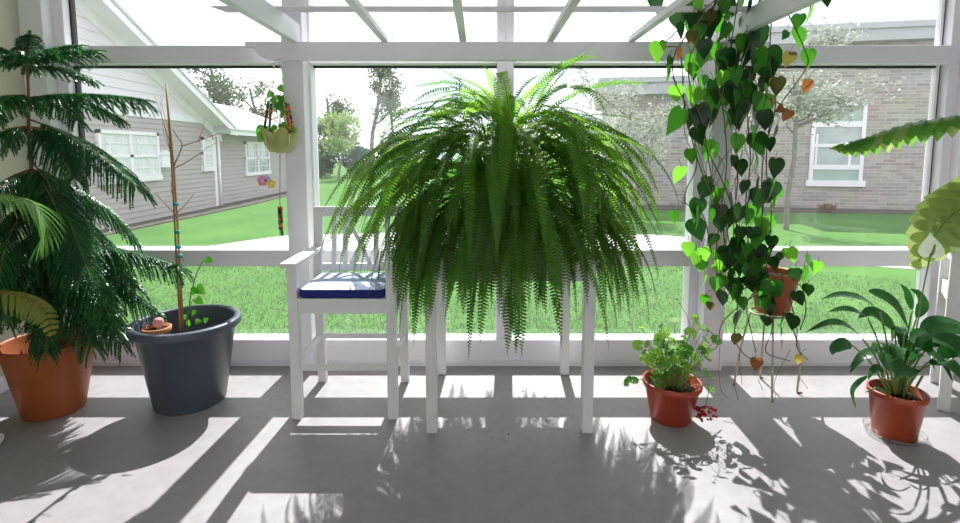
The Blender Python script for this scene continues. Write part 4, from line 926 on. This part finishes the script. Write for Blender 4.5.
def tree(name, x, y, h, cr, n, leaf, mat, label, seed, trunk_r=.18, clear=.35, sparse=.0, vertical=.9):
    rs = random.Random(seed); t = thing(name, label, 'tree', (x, y, -.02)); tb_, lf = MB(), MB(); ends = []
    def grow(p, d, L, r, lev):
        pts = [p]; 
        for i in range(5):
            d = (d + V((rs.gauss(0, .12), rs.gauss(0, .12), rs.gauss(.03, .08)))).normalized(); pts.append(pts[-1] + d*(L/5))
        tb_.tube(pts, [r*(1-.5*i/5) for i in range(6)], 6 if lev == 0 else 4, caps=False)
        if lev >= 2: ends.extend(pts[2:]); return
        for k in range(7 if lev == 0 else 5):
            s = rs.uniform(clear if lev == 0 else .3, 1); i = min(4, int(s*5)); q_ = pts[i].lerp(pts[i+1], s*5-i); a = rs.uniform(0, 6.28)
            side = V((math.cos(a), math.sin(a), vertical*rs.uniform(.5, 1.2))).normalized(); grow(q_, side, cr*rs.uniform(.6, 1.0) if lev == 0 else L*rs.uniform(.4, .6), r*.45, lev+1)
        ends.append(pts[-1])
    grow(V((x, y, -.02)), V((0, 0, 1)), h*.8, trunk_r, 0)
    for i in range(n):
        e = rs.choice(ends); p = e + V((rs.gauss(0, 1), rs.gauss(0, 1), rs.gauss(0, 1)))*cr*.13; a = V((rs.gauss(0, 1), rs.gauss(0, 1), rs.gauss(0, 1))).normalized(); c = a.orthogonal().normalized(); l = leaf*rs.uniform(.6, 1.3)
        lf.add([p-a*l, p-c*l*.55, p+a*l, p+c*l*.55], [(0, 1, 2, 3)], 0, False)
    tb_.build('trunk', M['barkout'], t); lf.build('foliage', M[mat], t)
def P2(x, Y): return at(x, 200, Y).x
tree('bare_tree', P2(372, 34), 34, 8.6, 1.9, 1300, .11, 'fol1', 'tallest thin-leaved tree left of the fern, beyond the lawn', 4, .16, .45)
tree('bare_tree', P2(392, 39), 39, 9.0, 1.6, 900, .11, 'fol1', 'slender tree close beside the tallest one, nearest the fern', 14, .14, .5)
tree('bare_tree', P2(332, 34), 34, 6.3, 1.7, 1500, .12, 'fol1', 'mid-height leafy tree just right of the left post, beyond the lawn', 6, .13, .35)
tree('small_tree', P2(339, 27), 27, 3.7, 1.5, 1500, .12, 'fol2', 'small pale green tree standing alone on the far lawn edge', 8, .07, .4)
tree('bare_tree', P2(236, 36), 36, 9.0, 2.4, 1500, .13, 'fol1', 'tree rising behind the grey roof of the sided house', 10, .18, .35)
tree('bare_tree', P2(270, 42), 42, 9.0, 2.4, 1300, .13, 'fol1', 'tree behind the sided house, right beside the hanging planter', 12, .18, .35)
pt = at(632, 95, 11.2); tree('ornamental_tree', pt.x+.1, 11.2, 2.95, 1.0, 4200, .055, 'fol4', 'pale silvery tree before the brick wall, right of the fern', 16, .05, .5, vertical=.5)
pt = at(800, 90, 9.6); tree('ornamental_tree', pt.x-.1, 9.6, 4.2, 1.05, 3600, .05, 'fol4', 'pale silvery tree before the brick wall, behind the trailing vines', 18, .05, .4, vertical=.5)
pt = at(928, 30, 14); 
for k, (x, Y, rx, rz_, m, lab) in enumerate(((321, 29.5, 1.15, 1.2, 'fol3', 'dark green bush beside the left post at the far lawn edge'), (360, 30.5, 1.15, 1.0, 'fol3', 'low dark bush behind the small pale tree'), (397, 29.5, 1.15, 1.35, 'fol3', 'rounded dark bush half hidden by the fern at left'))):
    shrub('garden_shrub', (P2(x, Y), Y, -.02), rx, rz_, 2200, .12, m, lab, seed=30+k)
for k, (x, Y, h) in enumerate(((690, 13.2, .22), (828, 12.3, .18))):
    shrub('flower_clump', (at(x, 205, Y).x, Y, 0), .22, h*.6, 260, .035, 'rusty', ('rust coloured plant in the mulch under the tall brick-building window', 'rust coloured plant in the mulch beside the right post')[1-k], seed=50+k)

# ---------------------------------------------------------------- light
sun = bpy.data.lights.new('sun', 'SUN'); sun.energy = 3.5; sun.angle = R(.53); sun.color = (1, .98, .965)
so_ = bpy.data.objects.new('sun', sun); COL.objects.link(so_)
el, az = R(49.5), R(3.0)
dirv = V((math.sin(az)*math.cos(el), math.cos(az)*math.cos(el), math.sin(el)))
so_.rotation_euler = dirv.to_track_quat('Z', 'Y').to_euler(); so_.location = dirv*30
w = bpy.data.worlds.new('sky'); SC.world = w; w.use_nodes = True; t = w.node_tree; t.nodes.clear()
tc = N(t, 'ShaderNodeTexCoord'); mp = N(t, 'ShaderNodeMapping'); mp.inputs['Scale'].default_value = (1, 1, 2.2); no = N(t, 'ShaderNodeTexNoise', Scale=2.6, Detail=5)
rp2 = N(t, 'ShaderNodeValToRGB'); rp2.color_ramp.elements[0].position = .40; rp2.color_ramp.elements[0].color = (.46, .54, .60, 1); rp2.color_ramp.elements[1].position = .56; rp2.color_ramp.elements[1].color = (1.0, 1.0, 1.0, 1)
bg = N(t, 'ShaderNodeBackground', Strength=.95); ow = N(t, 'ShaderNodeOutputWorld')
t.links.new(tc.outputs['Generated'], mp.inputs[0]); t.links.new(mp.outputs[0], no.inputs['Vector']); t.links.new(no.outputs['Fac'], rp2.inputs[0]); t.links.new(rp2.outputs[0], bg.inputs[0]); t.links.new(bg.outputs[0], ow.inputs[0])

# ---------------------------------------------------------------- camera and view
cam = bpy.data.cameras.new('camera'); co = bpy.data.objects.new('camera', cam); COL.objects.link(co)
cam.sensor_width = 36; cam.sensor_fit = 'HORIZONTAL'; cam.lens = F_PX*36/960; cam.shift_x = 0; cam.shift_y = -(261.5-CY)/960
co.location = EYE; co.rotation_euler = (PI/2 - PITCH, 0, 0); cam.clip_start = .05; cam.clip_end = 300
SC.camera = co
SC.view_settings.view_transform = 'Standard'; SC.view_settings.look = 'None'; SC.view_settings.gamma = 1; SC.view_settings.use_curve_mapping = False
SC.view_settings.exposure = 1.3
SC.cycles.max_bounces = 10; SC.cycles.transparent_max_bounces = 16; SC.cycles.diffuse_bounces = 6
